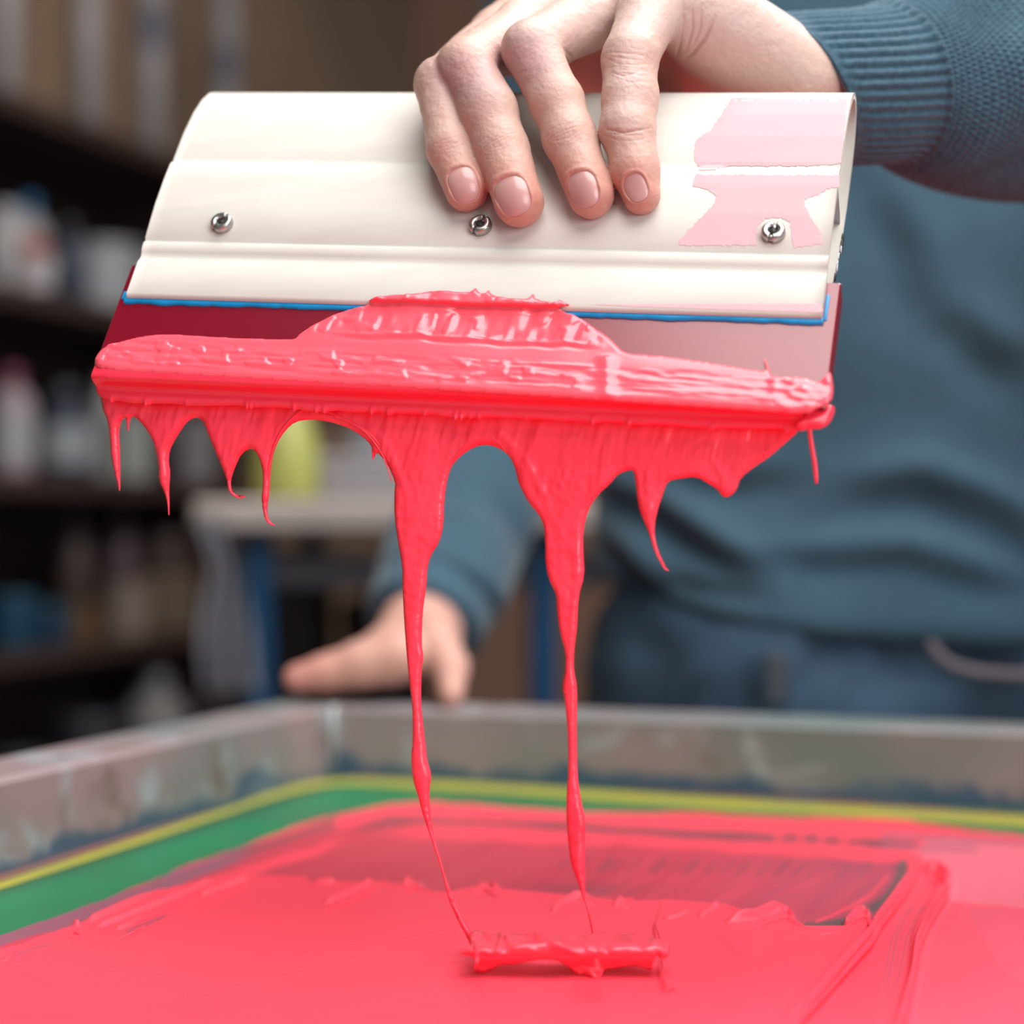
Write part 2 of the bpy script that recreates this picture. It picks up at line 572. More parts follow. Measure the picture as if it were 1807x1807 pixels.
e = empty('jug', (at(504, 2.08), 2.08, z), 'yellow green plastic jug standing on the grey bench top', 'jug')
r = .038
mesh_obj('body', *lathe([(r * .9, 0), (r, .006), (r * .96, .05), (r * .72, .085), (r * .45, .105), (r * .42, .118)], 28, at(504, 2.08), 2.08, z), cmat((206, 210, 112), .4), e)
mesh_obj('cap', *lathe([(r * .5, .115), (r * .52, .117), (r * .5, .138), (r * .42, .142)], 24, at(504, 2.08), 2.08, z), cmat((150, 156, 90), .4), e)
for px, d, w, dp, h, c, lb in ((640, 2.12, .085, .10, .050, (176, 172, 176), 'pale grey box on the bench behind the first ink strand'),
                               (590, 2.30, .05, .08, .075, (120, 98, 84), 'small brown box on the bench behind the green jug'),
                               (700, 2.32, .10, .1, .085, (150, 158, 170), 'bluish white box at the back of the bench')):
    e = empty('box', (at(px, d), d, z), lb, 'box')
    mesh_obj('carton', *box(at(px, d) - w / 2, at(px, d) + w / 2, d - dp / 2, d + dp / 2, z, z + h * .9, .003), cmat(c, .8), e, False)
    mesh_obj('lid', *box(at(px, d) - w / 2 - .002, at(px, d) + w / 2 + .002, d - dp / 2 - .002, d + dp / 2 + .002, z + h * .82, z + h, .003), cmat(lighten(c, 1.08), .8), e, False)
# under the bench
for px, w, h, c, lb in ((505, .09, .20, (84, 78, 78), 'dark grey carton stored under the steel bench at left'),
                        (680, .09, .14, (52, 40, 38), 'dark brown carton stored under the steel bench'),):
    e = empty('box', (at(px, 2.25), 2.25, ZC - .6), lb, 'box')
    zz = ZC - .60
    mesh_obj('carton', *box(at(px, 2.25) - w / 2, at(px, 2.25) + w / 2, 2.18, 2.38, zz, zz + .36 + h * .9, .004), cmat(c, .8), e, False)
    mesh_obj('lid', *box(at(px, 2.25) - w / 2 - .003, at(px, 2.25) + w / 2 + .003, 2.177, 2.383, zz + .35 + h * .85, zz + .36 + h, .004), cmat(lighten(c, 1.1), .8), e, False)

# ------------------------------------------------------------------ printing table and screen
TH = math.radians(19.6)
U = np.array([math.cos(TH), -math.sin(TH)])       # along the back rail, to the right
Vd = np.array([-math.sin(TH), -math.cos(TH)])     # along the left rail, towards the camera
kc = Pz(585.0, 1369.0, ZM)
K0 = kc[:2]                                       # inner back-left corner of the frame


def FR(u, v, z):
    u, v, z = np.broadcast_arrays(np.asarray(u, float), np.asarray(v, float), np.asarray(z, float))
    return np.concatenate([K0 + u[..., None] * U + v[..., None] * Vd, z[..., None]], -1)


def toFR(Pt):
    d = Pt[..., :2] - K0
    return d @ U, d @ Vd


def frbox(u0, u1, v0, v1, z0, z1, b=0):
    V, Fc = box(u0, u1, v0, v1, z0, z1, b)
    Fc = [f[::-1] for f in Fc]
    return FR(V[:, 0], V[:, 1], V[:, 2]), Fc


FW, FH, RAIL, RH = 0.66, 0.80, 0.040, 0.0372
M['tabletop'] = mat('dark_table_top', (40, 38, 40), rough=0.6, vary=.3, scale=8)
tb = empty('printing_table', tuple(FR(FW / 2, FH / 2, 0)), 'dark printing table carrying the screen frame', 'table')
mesh_obj('table_top', *frbox(-RAIL - .004, FW + RAIL + .004, -RAIL - .004, FH + .06, ZM - .045, ZM - .006, .003), M['tabletop'], tb, False)
for u, v in ((0, 0), (FW, 0), (0, FH), (FW, FH)):
    mesh_obj('leg', *frbox(u - .025, u + .025, v - .025, v + .025, 0, ZM - .045, .003), M['tabletop'], tb, False)

# weathered aluminium rails: colour stains that belong to the metal
m, nt, b = new_mat('stained_aluminium_rail')
N = nt.nodes
tc = N.new('ShaderNodeTexCoord')


def noise(scale, detail=4, vec=None, dist=0.0):
    n = N.new('ShaderNodeTexNoise')
    n.inputs['Scale'].default_value = scale
    n.inputs['Detail'].default_value = detail
    n.inputs['Distortion'].default_value = dist
    nt.links.new(vec or tc.outputs['Object'], n.inputs['Vector'])
    return n.outputs['Fac']


def ramp(fac, p0, p1, c0=(0, 0, 0, 1), c1=(1, 1, 1, 1)):
    r_ = N.new('ShaderNodeValToRGB')
    r_.color_ramp.elements[0].position = p0
    r_.color_ramp.elements[1].position = p1
    r_.color_ramp.elements[0].color = c0
    r_.color_ramp.elements[1].color = c1
    nt.links.new(fac, r_.inputs['Fac'])
    return r_.outputs['Color']


def mixc(fac, a, c):
    x = N.new('ShaderNodeMix')
    x.data_type = 'RGBA'
    nt.links.new(fac, x.inputs[0])
    for s, v in ((6, a), (7, c)):
        if isinstance(v, tuple): x.inputs[s].default_value = v
        else: nt.links.new(v, x.inputs[s])
    return x.outputs[2]


def mth(op, a, c):
    x = N.new('ShaderNodeMath'); x.operation = op
    for s, v in ((0, a), (1, c)):
        if isinstance(v, (int, float)): x.inputs[s].default_value = v
        else: nt.links.new(v, x.inputs[s])
    return x.outputs[0]


sep = N.new('ShaderNodeSeparateXYZ')
nt.links.new(tc.outputs['Object'], sep.inputs[0])
c = mixc(ramp(noise(7, 3), .4, .62), C4((112, 126, 124)), C4((154, 134, 138)))
c = mixc(ramp(noise(26, 5, dist=.6), .56, .70), c, C4((160, 172, 176)))
c = mixc(ramp(noise(19, 4), .62, .70), c, C4((112, 96, 90)))
# blue ink stain low on the inner faces
zn = mth('ADD', mth('MULTIPLY', sep.outputs['Z'], 30.0), mth('MULTIPLY', noise(30, 4, dist=.4), 1.0))
zmask = ramp(zn, .85, 1.35, (1, 1, 1, 1), (0, 0, 0, 1))
xmask = ramp(noise(5, 2), .34, .5)
c = mixc(mth('MULTIPLY', zmask, mth('MULTIPLY', xmask, .85)), c, C4((40, 84, 112)))
zn2 = ramp(mth('ADD', mth('MULTIPLY', sep.outputs['Z'], 60.0), mth('MULTIPLY', noise(60, 3), .6)), .42, .55, (1, 1, 1, 1), (0, 0, 0, 1))
c = mixc(mth('MULTIPLY', zn2, .7), c, C4((150, 120, 112)))
nt.links.new(c, b.inputs['Base Color'])
b.inputs['Roughness'].default_value = .5
b.inputs['Metallic'].default_value = .1
M['rail'] = m

scr = empty('printing_screen', tuple(FR(FW / 2, FH / 2, ZM - .006)), 'aluminium screen printing frame with green stencil and ink stained rails', 'screen frame')
zb = ZM - .006
ins = .0005
mesh_obj('frame_rail', *frbox(-RAIL, FW + RAIL, -RAIL, 0, zb, ZM + RH, .0022), M['rail'], scr, False)
mesh_obj('frame_rail', *frbox(-RAIL, 0 - ins, 0 + ins, FH, zb, ZM + RH, .0022), M['rail'], scr, False)
mesh_obj('frame_rail', *frbox(FW + ins, FW + RAIL, 0 + ins, FH, zb, ZM + RH, .0022), M['rail'], scr, False)
mesh_obj('frame_rail', *frbox(-RAIL, FW + RAIL, FH + ins, FH + RAIL, zb, ZM + RH, .0022), M['rail'], scr, False)
# weld bead in the corner
mesh_obj('weld', *tube([tuple(FR(.001, .001, ZM + .001)), tuple(FR(.001, .001, ZM + RH * .5)), tuple(FR(.0015, .0015, ZM + RH + .001))], [.0026, .0012, .0028], 12), mat('weld_metal', (158, 164, 164), rough=.4, metal=.3), scr)

# stencil: green emulsion, darker towards the rail, over dark mesh; colours are pigment
us = np.linspace(0.0005, FW - .0005, 330)
vs = np.linspace(0.0005, FH - .0005, 400)
UU, VV = np.meshgrid(us, vs)


def gridfaces(nv, nu):
    i, j = np.meshgrid(np.arange(nv - 1), np.arange(nu - 1), indexing='ij')
    a = (i * nu + j).ravel()
    return np.column_stack([a, a + nu, a + nu + 1, a + 1])


def topx(Pt):
    d = Pt[..., 1]
    return CX + F * Pt[..., 0] / d, CY - F * (Pt[..., 2] - ZC) / d


pts = FR(UU, VV, ZM).reshape(-1, 3)
u_, v_ = UU.ravel(), VV.ravel()
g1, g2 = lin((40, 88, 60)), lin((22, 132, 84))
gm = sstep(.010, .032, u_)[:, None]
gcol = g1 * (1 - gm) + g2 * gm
bk = (sstep(.07, .05, v_) * sstep(.0, .10, u_))[:, None]
gcol = gcol * (1 - bk) + lin((48, 116, 66)) * bk
gcol = gcol * (1 + .10 * vnoise(u_ * 60, v_ * 14, seed=2)[:, None])
wear = (sstep(.5, .9, vnoise(u_ * 18, v_ * 70, seed=5)) * .35)[:, None]
gcol = gcol * (1 - wear) + lin((70, 96, 80)) * wear
M['stencil'] = vcol_mat('stencil_film', rough=.35, bump=.1, bscale=900)
mesh_obj('stencil_mesh', pts, gridfaces(len(vs), len(us)), M['stencil'], scr, col=gcol)


def strip(name, path, widths, zoff, thick, material, parent, n=60, label=None):
    """flat band lying on the mesh: path in frame (u,v); rectangular section"""
    c_ = spline(path, n)
    w_ = np.interp(np.linspace(0, 1, n), np.linspace(0, 1, len(widths)), widths)
    V = []
    for i in range(n):
        t = c_[min(i + 1, n - 1)] - c_[max(i - 1, 0)]
        t /= np.linalg.norm(t)
        nn = np.array([-t[1], t[0]])
        for s, zz in ((-1, 0), (-.9, thick), (.9, thick), (1, 0)):
            q = c_[i] + nn * s * w_[i] / 2
            V.append(FR(q[0], q[1], ZM + zoff + zz))
    Fs = []
    for i in range(n - 1):
        for j in range(3):
            a = i * 4 + j
            Fs.append((a, a + 1, a + 5, a + 4))
    o = mesh_obj(name, np.array(V), Fs, material, parent)
    if label: o['label'] = label
    return o


def pxuv(pl):
    a = np.array(pl, float)
    return np.column_stack(toFR(Pz(a[:, 0], a[:, 1], ZM)))


M['yellow'] = mat('yellow_emulsion_line', (178, 172, 58), rough=.45, color2=(160, 162, 74), scale=30)
M['brown'] = mat('brown_glue_line', (150, 84, 66), rough=.6, color2=(120, 92, 84), scale=40)
yl = [(-420, 1702), (0, 1564), (200, 1499), (400, 1432), (500, 1399), (560, 1385), (620, 1380), (720, 1383), (900, 1393), (1200, 1414), (1500, 1432), (1807, 1451), (2300, 1484)]
strip('yellow_line', pxuv(yl), [.0075] * 4 + [.012, .020, .026] + [.030] * 5, .0003, .0003, M['yellow'], scr, 120)
bl = [(-420, 1688), (0, 1550), (200, 1486), (400, 1420), (500, 1388), (560, 1377)]
strip('brown_line', pxuv(bl), [.006, .006, .006, .005, .004], .0002, .0003, M['brown'], scr, 70)
bl = [(620, 1370), (900, 1380), (1200, 1399), (1500, 1419), (1807, 1441), (2300, 1474)]
strip('brown_line', pxuv(bl), [.010] * 5, .0002, .0003, M['brown'], scr, 70)


# ------------------------------------------------------------------ spread ink on the screen
def inpoly(px, py, poly):
    poly = np.array(poly, float)
    inside = np.zeros(px.shape, bool)
    n = len(poly)
    j = n - 1
    for i in range(n):
        xi, yi = poly[i]; xj, yj = poly[j]
        if yi != yj:
            c_ = ((yi > py) != (yj > py)) & (px < (xj - xi) * (py - yi) / (yj - yi) + xi)
            inside ^= c_
        j = i
    return inside


def segdist(px, py, poly, closed=False):
    """distance to a polyline and the parameter 0..1 along it"""
    poly = np.array(poly, float)
    if closed: poly = np.vstack([poly, poly[:1]])
    best = np.full(px.shape, 1e9); bt = np.zeros(px.shape); sg = np.zeros(px.shape)
    m_ = len(poly) - 1
    for i in range(m_):
        a, c_ = poly[i], poly[i + 1]
        d = c_ - a
        L2 = d @ d + 1e-12
        t = np.clip(((px - a[0]) * d[0] + (py - a[1]) * d[1]) / L2, 0, 1)
        dx, dy = px - (a[0] + t * d[0]), py - (a[1] + t * d[1])
        D = np.hypot(dx, dy)
        w_ = D < best
        best = np.where(w_, D, best)
        bt = np.where(w_, (i + t) / m_, bt)
        sg = np.where(w_, np.sign(d[0] * dy - d[1] * dx), sg)
    return best, bt, sg


us = np.concatenate([np.linspace(.012, .60, 900), np.linspace(.605, FW - .004, 12)])
vs = np.concatenate([np.linspace(.055, .50, 640), np.linspace(.505, FH - .02, 60)])
UU, VV = np.meshgrid(us, vs)
q = FR(UU, VV, ZM)
PX, PY = topx(q)
sh_ = PX.shape
px, py = PX.ravel(), PY.ravel()
uu, vv = UU.ravel(), VV.ravel()
# foreshortening: pixels in y count more on the receding plane, so measure distances with y stretched
YS = 1.0
hz = np.zeros(px.shape)
cov = np.zeros(px.shape)                      # where ink of any thickness lies
ink = lin(INK); col = np.tile(ink * .96, (len(px), 1))
wob = 3.0 * vnoise(uu * 90, vv * 90, seed=11) + 1.6 * vnoise(uu * 260, vv * 260, seed=12)
pyw = py + wob


def paint(mask, c_):
    global col
    mk = mask[:, None]
    col = col * (1 - mk) + np.asarray(c_) * mk


edge = [(-500, 1850), (0, 1655), (60, 1634), (130, 1612), (232, 1572), (330, 1535), (420, 1500), (520, 1462), (600, 1440), (690, 1422), (755, 1418), (1026, 1438),
        (1200, 1438), (1408, 1447), (1599, 1449), (1627, 1458), (1660, 1462), (1755, 1475), (1807, 1478), (2300, 1500), (2600, 1520), (3200, 4000), (-3000, 4000)]
inside = inpoly(px, py + 1.6 * vnoise(uu * 120, vv * 60, seed=3), edge)
cov[inside] = 1
hz[inside] = .0004
# film between back and the slab: thin ink, the dark stencil shows through
film = lin((194, 54, 74)); dk = lin((126, 68, 84)); dkg = lin((98, 72, 80))
st = vnoise(uu * 240, vv * 12, seed=21) * .5 + vnoise(uu * 90, vv * 8, seed=22) * .5
filmpoly = [(-500, 1850), (0, 1650), (300, 1540), (560, 1470), (640, 1464), (760, 1468), (1200, 1492), (1400, 1502), (1613, 1520), (1610, 1545), (1564, 1603), (1480, 1700), (1300, 1900), (-500, 1900)]
fm = inpoly(px, pyw, filmpoly) * 1.0
mixf = np.clip(.45 + .35 * st, 0, 1)[:, None]
paint(fm, film * mixf + lin((212, 74, 94)) * (1 - mixf))
# darker towards the right end of the pass
g = fm * sstep(1150, 1560, px) * sstep(1500, 1530, py) * np.clip(.62 + .5 * st, 0, 1)
paint(g, lin((160, 74, 94)))
g = fm * np.exp(-((px - 1040) / 120) ** 2 - ((py - 1575) / 12) ** 2) * .5
paint(g, dk)


def stroke(path, w, c_, amt=1.0, soft=.35, h=0.0, cut=True, wn=0.0, fade=(0, 0)):
    d, t, sg = segdist(px, py, path)
    wd = w * (1 + wn * vnoise(px * .02, py * .05, seed=int(path[0][0]) % 97))
    a = sstep(1, 1 - soft, d / wd) * amt
    if fade[0]: a = a * sstep(0, fade[0], t)
    if fade[1]: a = a * sstep(1, 1 - fade[1], t)
    if c_ is not None: paint(a, c_)
    return a, d, t, sg


# left side streaks beside the green stencil
stroke([(-300, 1765), (0, 1664), (100, 1632), (230, 1588), (360, 1538), (470, 1496)], 15, lin((150, 92, 112)), .95, fade=(0, .12), wn=.3)
stroke([(330, 1528), (470, 1478), (560, 1450), (650, 1432)], 9, lin((112, 84, 86)), .9, fade=(.2, .2), wn=.3)
stroke([(400, 1518), (480, 1492), (560, 1466), (660, 1443)], 7, lin((132, 80, 88)), .85, fade=(.2, .2))
stroke([(340, 1516), (430, 1482), (510, 1450), (525, 1440)], 5, lin((228, 92, 110)), .9, fade=(.3, .1))
stroke([(420, 1502), (500, 1472), (560, 1452), (590, 1440)], 6, ink, .95, fade=(.3, .1))
stroke([(250, 1600), (380, 1560), (480, 1528), (560, 1505), (640, 1470)], 12, ink, .9, fade=(.1, .3), wn=.4)
# bands along the back
stroke([(600, 1452), (700, 1436), (900, 1440), (1200, 1458), (1408, 1462), (1600, 1468)], 13, ink, 1, soft=.3, wn=.2)
stroke([(610, 1470), (693, 1452), (800, 1455), (1000, 1462), (1200, 1475), (1400, 1484), (1613, 1496)], 8.5, dkg, .82, soft=.5, wn=.5, fade=(.1, .0))
for x0, x1 in ((1366, 1378), (1408, 1416), (1446, 1453), (1486, 1494)):
    stroke([(x0, 1500), (x1, 1474)], 5, ink, .9)
stroke([(640, 1482), (760, 1474), (1000, 1484), (1200, 1494), (1400, 1506), (1590, 1516), (1608, 1524)], 11, ink * .97, .92, wn=.5, fade=(.2, 0))
for k in range(18):                                        # worn patches under the band
    x0 = 1010 + k * 31 + random.uniform(-8, 8)
    stroke([(x0, 1522 + k * .6), (x0 - 20, 1538 + k * .8)], random.uniform(6, 11), dk, random.uniform(.25, .65), soft=.9)
for k in range(12):                                        # diagonal scratches of fuller ink
    x0 = 1180 + k * 30 + random.uniform(-9, 9)
    stroke([(x0, 1530), (x0 - 60, 1560), (x0 - 150, 1600)], 1.6, ink, .5, soft=.8, fade=(.3, .3))
# right hand end: dark slot and pink borders
stroke([(1594, 1530), (1586, 1560), (1566, 1590), (1530, 1615), (1490, 1634), (1424, 1642)], 11, lin((96, 84, 84)), .9, soft=.5)
stroke([(1570, 1545), (1540, 1585), (1500, 1608), (1440, 1632)], 2.2, ink, .9)
stroke([(1562, 1560), (1520, 1592), (1470, 1618)], 1.6, ink, .7)
stroke([(1613, 1512), (1616, 1535), (1606, 1562), (1580, 1600), (1548, 1630)], 8, ink, 1, soft=.4)
# right of the second ridge: bare film with a pale reflection painted in
rp_ = [(1640, 1480), (1807, 1500), (2600, 1560), (2600, 1640), (1807, 1608), (1690, 1600), (1672, 1590), (1680, 1550), (1640, 1530), (1618, 1510)]
paint(inpoly(px, pyw, rp_) * .85, lin((224, 110, 128)))
stroke([(1560, 1478), (1700, 1486), (1807, 1492), (2300, 1520)], 8, lin((176, 96, 116)), .8, soft=.6)
stroke([(1560, 1496), (1600, 1500), (1680, 1502), (1720, 1504)], 12, lin((176, 92, 112)), .6, soft=.9)
rp2 = [(1672, 1596), (1807, 1608), (2600, 1650), (2600, 2600), (1600, 2600), (1610, 1760), (1640, 1660)]
paint(inpoly(px, py, rp2) * .75, lin((236, 84, 104)))
rp3 = [(1700, 1604), (1807, 1612), (2600, 1650), (2600, 1900), (1830, 1760), (1770, 1720)]
paint(inpoly(px, py, rp3) * .5, lin((214, 88, 110)))
stroke([(1672, 1600), (1640, 1660), (1624, 1720), (1616, 1800), (1600, 1900)], 16, lin((196, 84, 104)), .6, soft=.9)
stroke([(1620, 1745), (1690, 1740), (1760, 1752)], 5, lin((206, 80, 100)), .5, soft=.8)
# streaks between the slab and the second ridge
for k, (dx, a_) in enumerate(((-26, .7), (-18, .8), (-10, .55), (0, .8), (7, .5))):
    stroke([(1640 + dx, 1588), (1618 + dx, 1620), (1600 + dx, 1660), (1588 + dx, 1720), (1574 + dx, 1800), (1555 + dx, 1900)], 3.0, lin((164, 80, 100)), a_, soft=.7, fade=(.15, 0))
stroke([(1600, 1600), (1580, 1660), (1570, 1730), (1540, 1850)], 12, lin((214, 80, 100)), .45, soft=.9)
stroke([(1385, 1765), (1370, 1790), (1350, 1830)], 10, lin((206, 84, 102)), .7, soft=.8)
# the thick slab of ink in front
slab = [(-700, 1990), (0, 1694), (58, 1668), (128, 1645), (232, 1600), (310, 1573), (400, 1556), (457, 1554), (542, 1556), (554, 1567), (581, 1563), (659, 1566), (674, 1562), (700, 1568), (724, 1566),
        (767, 1583), (794, 1583), (830, 1575), (856, 1572), (910, 1581), (1034, 1592), (1104, 1600), (1181, 1598), (1278, 1606), (1311, 1617), (1356, 1615), (1384, 1618), (1408, 1635),
        (1422, 1645), (1488, 1645), (1509, 1624), (1523, 1618), (1533, 1628), (1538, 1645), (1512, 1690), (1443, 1770), (1408, 1807), (1300, 1930), (1200, 4000), (-2500, 4000)]
wob2 = 1.3 * vnoise(uu * 150, vv * 150, seed=31)
sl = inpoly(px, py + wob2, slab)
dS, tS, _ = segdist(px, py, slab[:-2])
rise = sstep(0, 9, dS)
hz = np.where(sl, .0004 + .0021 * rise + .0006 * np.exp(-((dS - 7) / 5) ** 2), hz)
shade = (.5 + .5 * vnoise(uu * 30, vv * 10, seed=33))[:, None]
cs = ink * (1 - shade * .05)
col = np.where(sl[:, None], cs, col)
left = [(0, 1714), (60, 1692), (112, 1676)]
stroke(left, 5, lin((196, 78, 100)), .8, fade=(0, .3))
stroke([(205, 1668), (250, 1650), (310, 1624)], 5, lin((180, 76, 98)), .8, fade=(.3, .3))
# pink rims left of the slab
hz += np.where(inside & ~sl, .0003 * st, 0)


def ridge(path, w, h, skew=.5, fade=(.15, .15)):
    """a raised lip of ink, steep on its lower (viewer's) side"""
    global hz
    d, t, sg = segdist(px, py, path)
    f_ = 1.0
    if fade[0]: f_ = f_ * sstep(0, fade[0], t)
    if fade[1]: f_ = f_ * sstep(1, 1 - fade[1], t)
    ws = np.where(sg > 0, w * skew, w)
    hz = hz + h * f_ * np.exp(-(d / ws) ** 2) * inside


ridge([(1613, 1517), (1616, 1535), (1604, 1565), (1575, 1605), (1548, 1640), (1538, 1660), (1512, 1690), (1443, 1770), (1380, 1840)], 9, .0050, .35)
ridge([(1630, 1541), (1655, 1543), (1672, 1556), (1668, 1580), (1651, 1605), (1630, 1645), (1617, 1680), (1610, 1735), (1590, 1807), (1560, 1900)], 9, .0042, .6, (.05, 0))
ridge([(1640, 1560), (1656, 1570), (1640, 1600), (1618, 1640), (1606, 1680)], 4, .0014)
ridge([(1276, 1646), (1330, 1636), (1370, 1622), (1390, 1620), (1406, 1634)], 5, .0030, .4)
ridge([(1488, 1646), (1508, 1626), (1526, 1618), (1536, 1632)], 5, .0034, .5, (.1, .1))
ridge([(1232, 1637), (1250, 1622), (1268, 1612)], 3, .0012)
ridge([(1170, 1640), (1195, 1632), (1215, 1622)], 3, .0008)
ridge([(1082, 1618), (1100, 1603), (1122, 1604)], 3.5, .0016)
ridge([(972, 1628), (990, 1610), (1020, 1597), (1050, 1594)], 3.5, .0018)
ridge([(840, 1576), (860, 1573), (878, 1586)], 4, .0020)
ridge([(568, 1612), (600, 1598), (640, 1580), (670, 1563)], 3, .0016)
ridge([(712, 1578), (730, 1568), (748, 1570)], 3.5, .0020)
ridge([(552, 1572), (590, 1573)], 3, .0014)
ridge([(158, 1658), (210, 1638), (290, 1606), (350, 1580), (378, 1569)], 4, .0016)
ridge([(150, 1645), (190, 1628), (240, 1604), (310, 1575)], 4, .0014)
ridge([(345, 1600), (400, 1578), (440, 1565)], 4, .0016)
ridge([(200, 1660), (235, 1645), (255, 1632)], 3, .0012)
ridge([(0, 1700), (30, 1684)], 4, .0014, fade=(0, .3))
ridge([(128, 1650), (140, 1652)], 3, .0018)
ridge([(-200, 1722), (0, 1652), (130, 1608), (280, 1552), (440, 1500)], 3.5, .0008)
ridge([(1290, 1700), (1340, 1650)], 60, .0004)
# smooth long waves and comb marks on the slab
slf = sl * 1.0
hz += slf * (.00012 * vnoise(uu * 40, vv * 18, seed=41) + .00004 * vnoise((uu * .9 + vv * .45) * 700, vv * 14, seed=42))
# tiny specks
for k in range(90):
    x0, y0 = random.uniform(20, 1500), random.uniform(1615, 1800)
    hz += slf * .0005 * np.exp(-((px - x0) / 2.2) ** 2 - ((py - y0) / 1.3) ** 2) if k < 60 else 0
keep = cov > .5
idx = -np.ones(len(px), int)
fc = gridfaces(*sh_)
fk = keep[fc].all(1)
fc = fc[fk]
used = np.unique(fc)
idx[used] = np.arange(len(used))
vv3 = FR(uu[used], vv[used], ZM + .0007 + hz[used])
o = mesh_obj('spread_ink', vv3, idx[fc], M['ink_vc'], None, col=col[used])
tag(o, 'layer of coral pink ink spread over the green screen mesh', 'ink', kind='stuff')


spread = o
for pl, r0 in (([(1613, 1519), (1616, 1535), (1604, 1565), (1575, 1605), (1550, 1636), (1538, 1660), (1512, 1690), (1478, 1730), (1443, 1770), (1400, 1815)], .0011),
               ([(1630, 1541), (1655, 1543), (1672, 1558), (1668, 1580), (1651, 1605), (1630, 1645), (1617, 1680), (1610, 1735), (1590, 1807), (1575, 1850)], .0012),
               ([(1276, 1647), (1330, 1637), (1370, 1624), (1390, 1621), (1408, 1636)], .0008), ([(1488, 1646), (1508, 1627), (1526, 1619), (1537, 1634), (1538, 1650)], .0009),
               ([(1232, 1638), (1252, 1624), (1268, 1613)], .0004), ([(1082, 1619), (1100, 1604), (1124, 1605)], .0005), ([(972, 1630), (990, 1612), (1020, 1598), (1052, 1595)], .0006),
               ([(830, 1577), (858, 1573), (880, 1588)], .0007), ([(568, 1612), (600, 1599), (640, 1581), (668, 1564)], .0006), ([(712, 1578), (730, 1568), (752, 1572)], .0007),
               ([(158, 1658), (210, 1639), (290, 1607), (350, 1581), (380, 1569)], .0006), ([(345, 1600), (400, 1579), (445, 1565)], .0006), ([(200, 1660), (235, 1646), (257, 1632)], .0005),
               ([(125, 1650), (132, 1646), (144, 1652)], .0006), ([(0, 1700), (30, 1684)], .0006), ([(1440, 1650), (1465, 1648), (1488, 1646)], .0004)):
    a_ = spline(pl, 50)
    tt_ = np.linspace(0, math.pi, 50)
    rr_ = r0 * (np.sin(tt_) ** .6 + .02) * (1 + .15 * vnoise(np.arange(50) * .35, 1.0, seed=7))
    qq_ = Pz(a_[:, 0], a_[:, 1], ZM + .0030 + .4 * rr_)
    mesh_obj('ink_ridge', *tube(qq_, list(rr_), 12), M['ink_vc2'], spread)

# ------------------------------------------------------------------ inflated sheets (ink)
def densify(poly, step, closed=True):
    poly = [np.array(p, float) for p in poly]
    out = []
    n = len(poly)
    for i in range(n if closed else n - 1):
        a, c_ = poly[i], poly[(i + 1) % n]
        m_ = max(1, int(round(np.linalg.norm(c_ - a) / step)))
        for k in range(m_): out.append(a + (c_ - a) * k / m_)
    return np.array(out)


def smooth_poly(poly, it=1):
    p = np.array(poly, float)
    for _ in range(it):
        a = .75 * p + .25 * np.roll(p, -1, 0)
        c_ = .25 * p + .75 * np.roll(p, -1, 0)
        p = np.empty((2 * len(a), 2)); p[0::2] = a; p[1::2] = c_
    return p


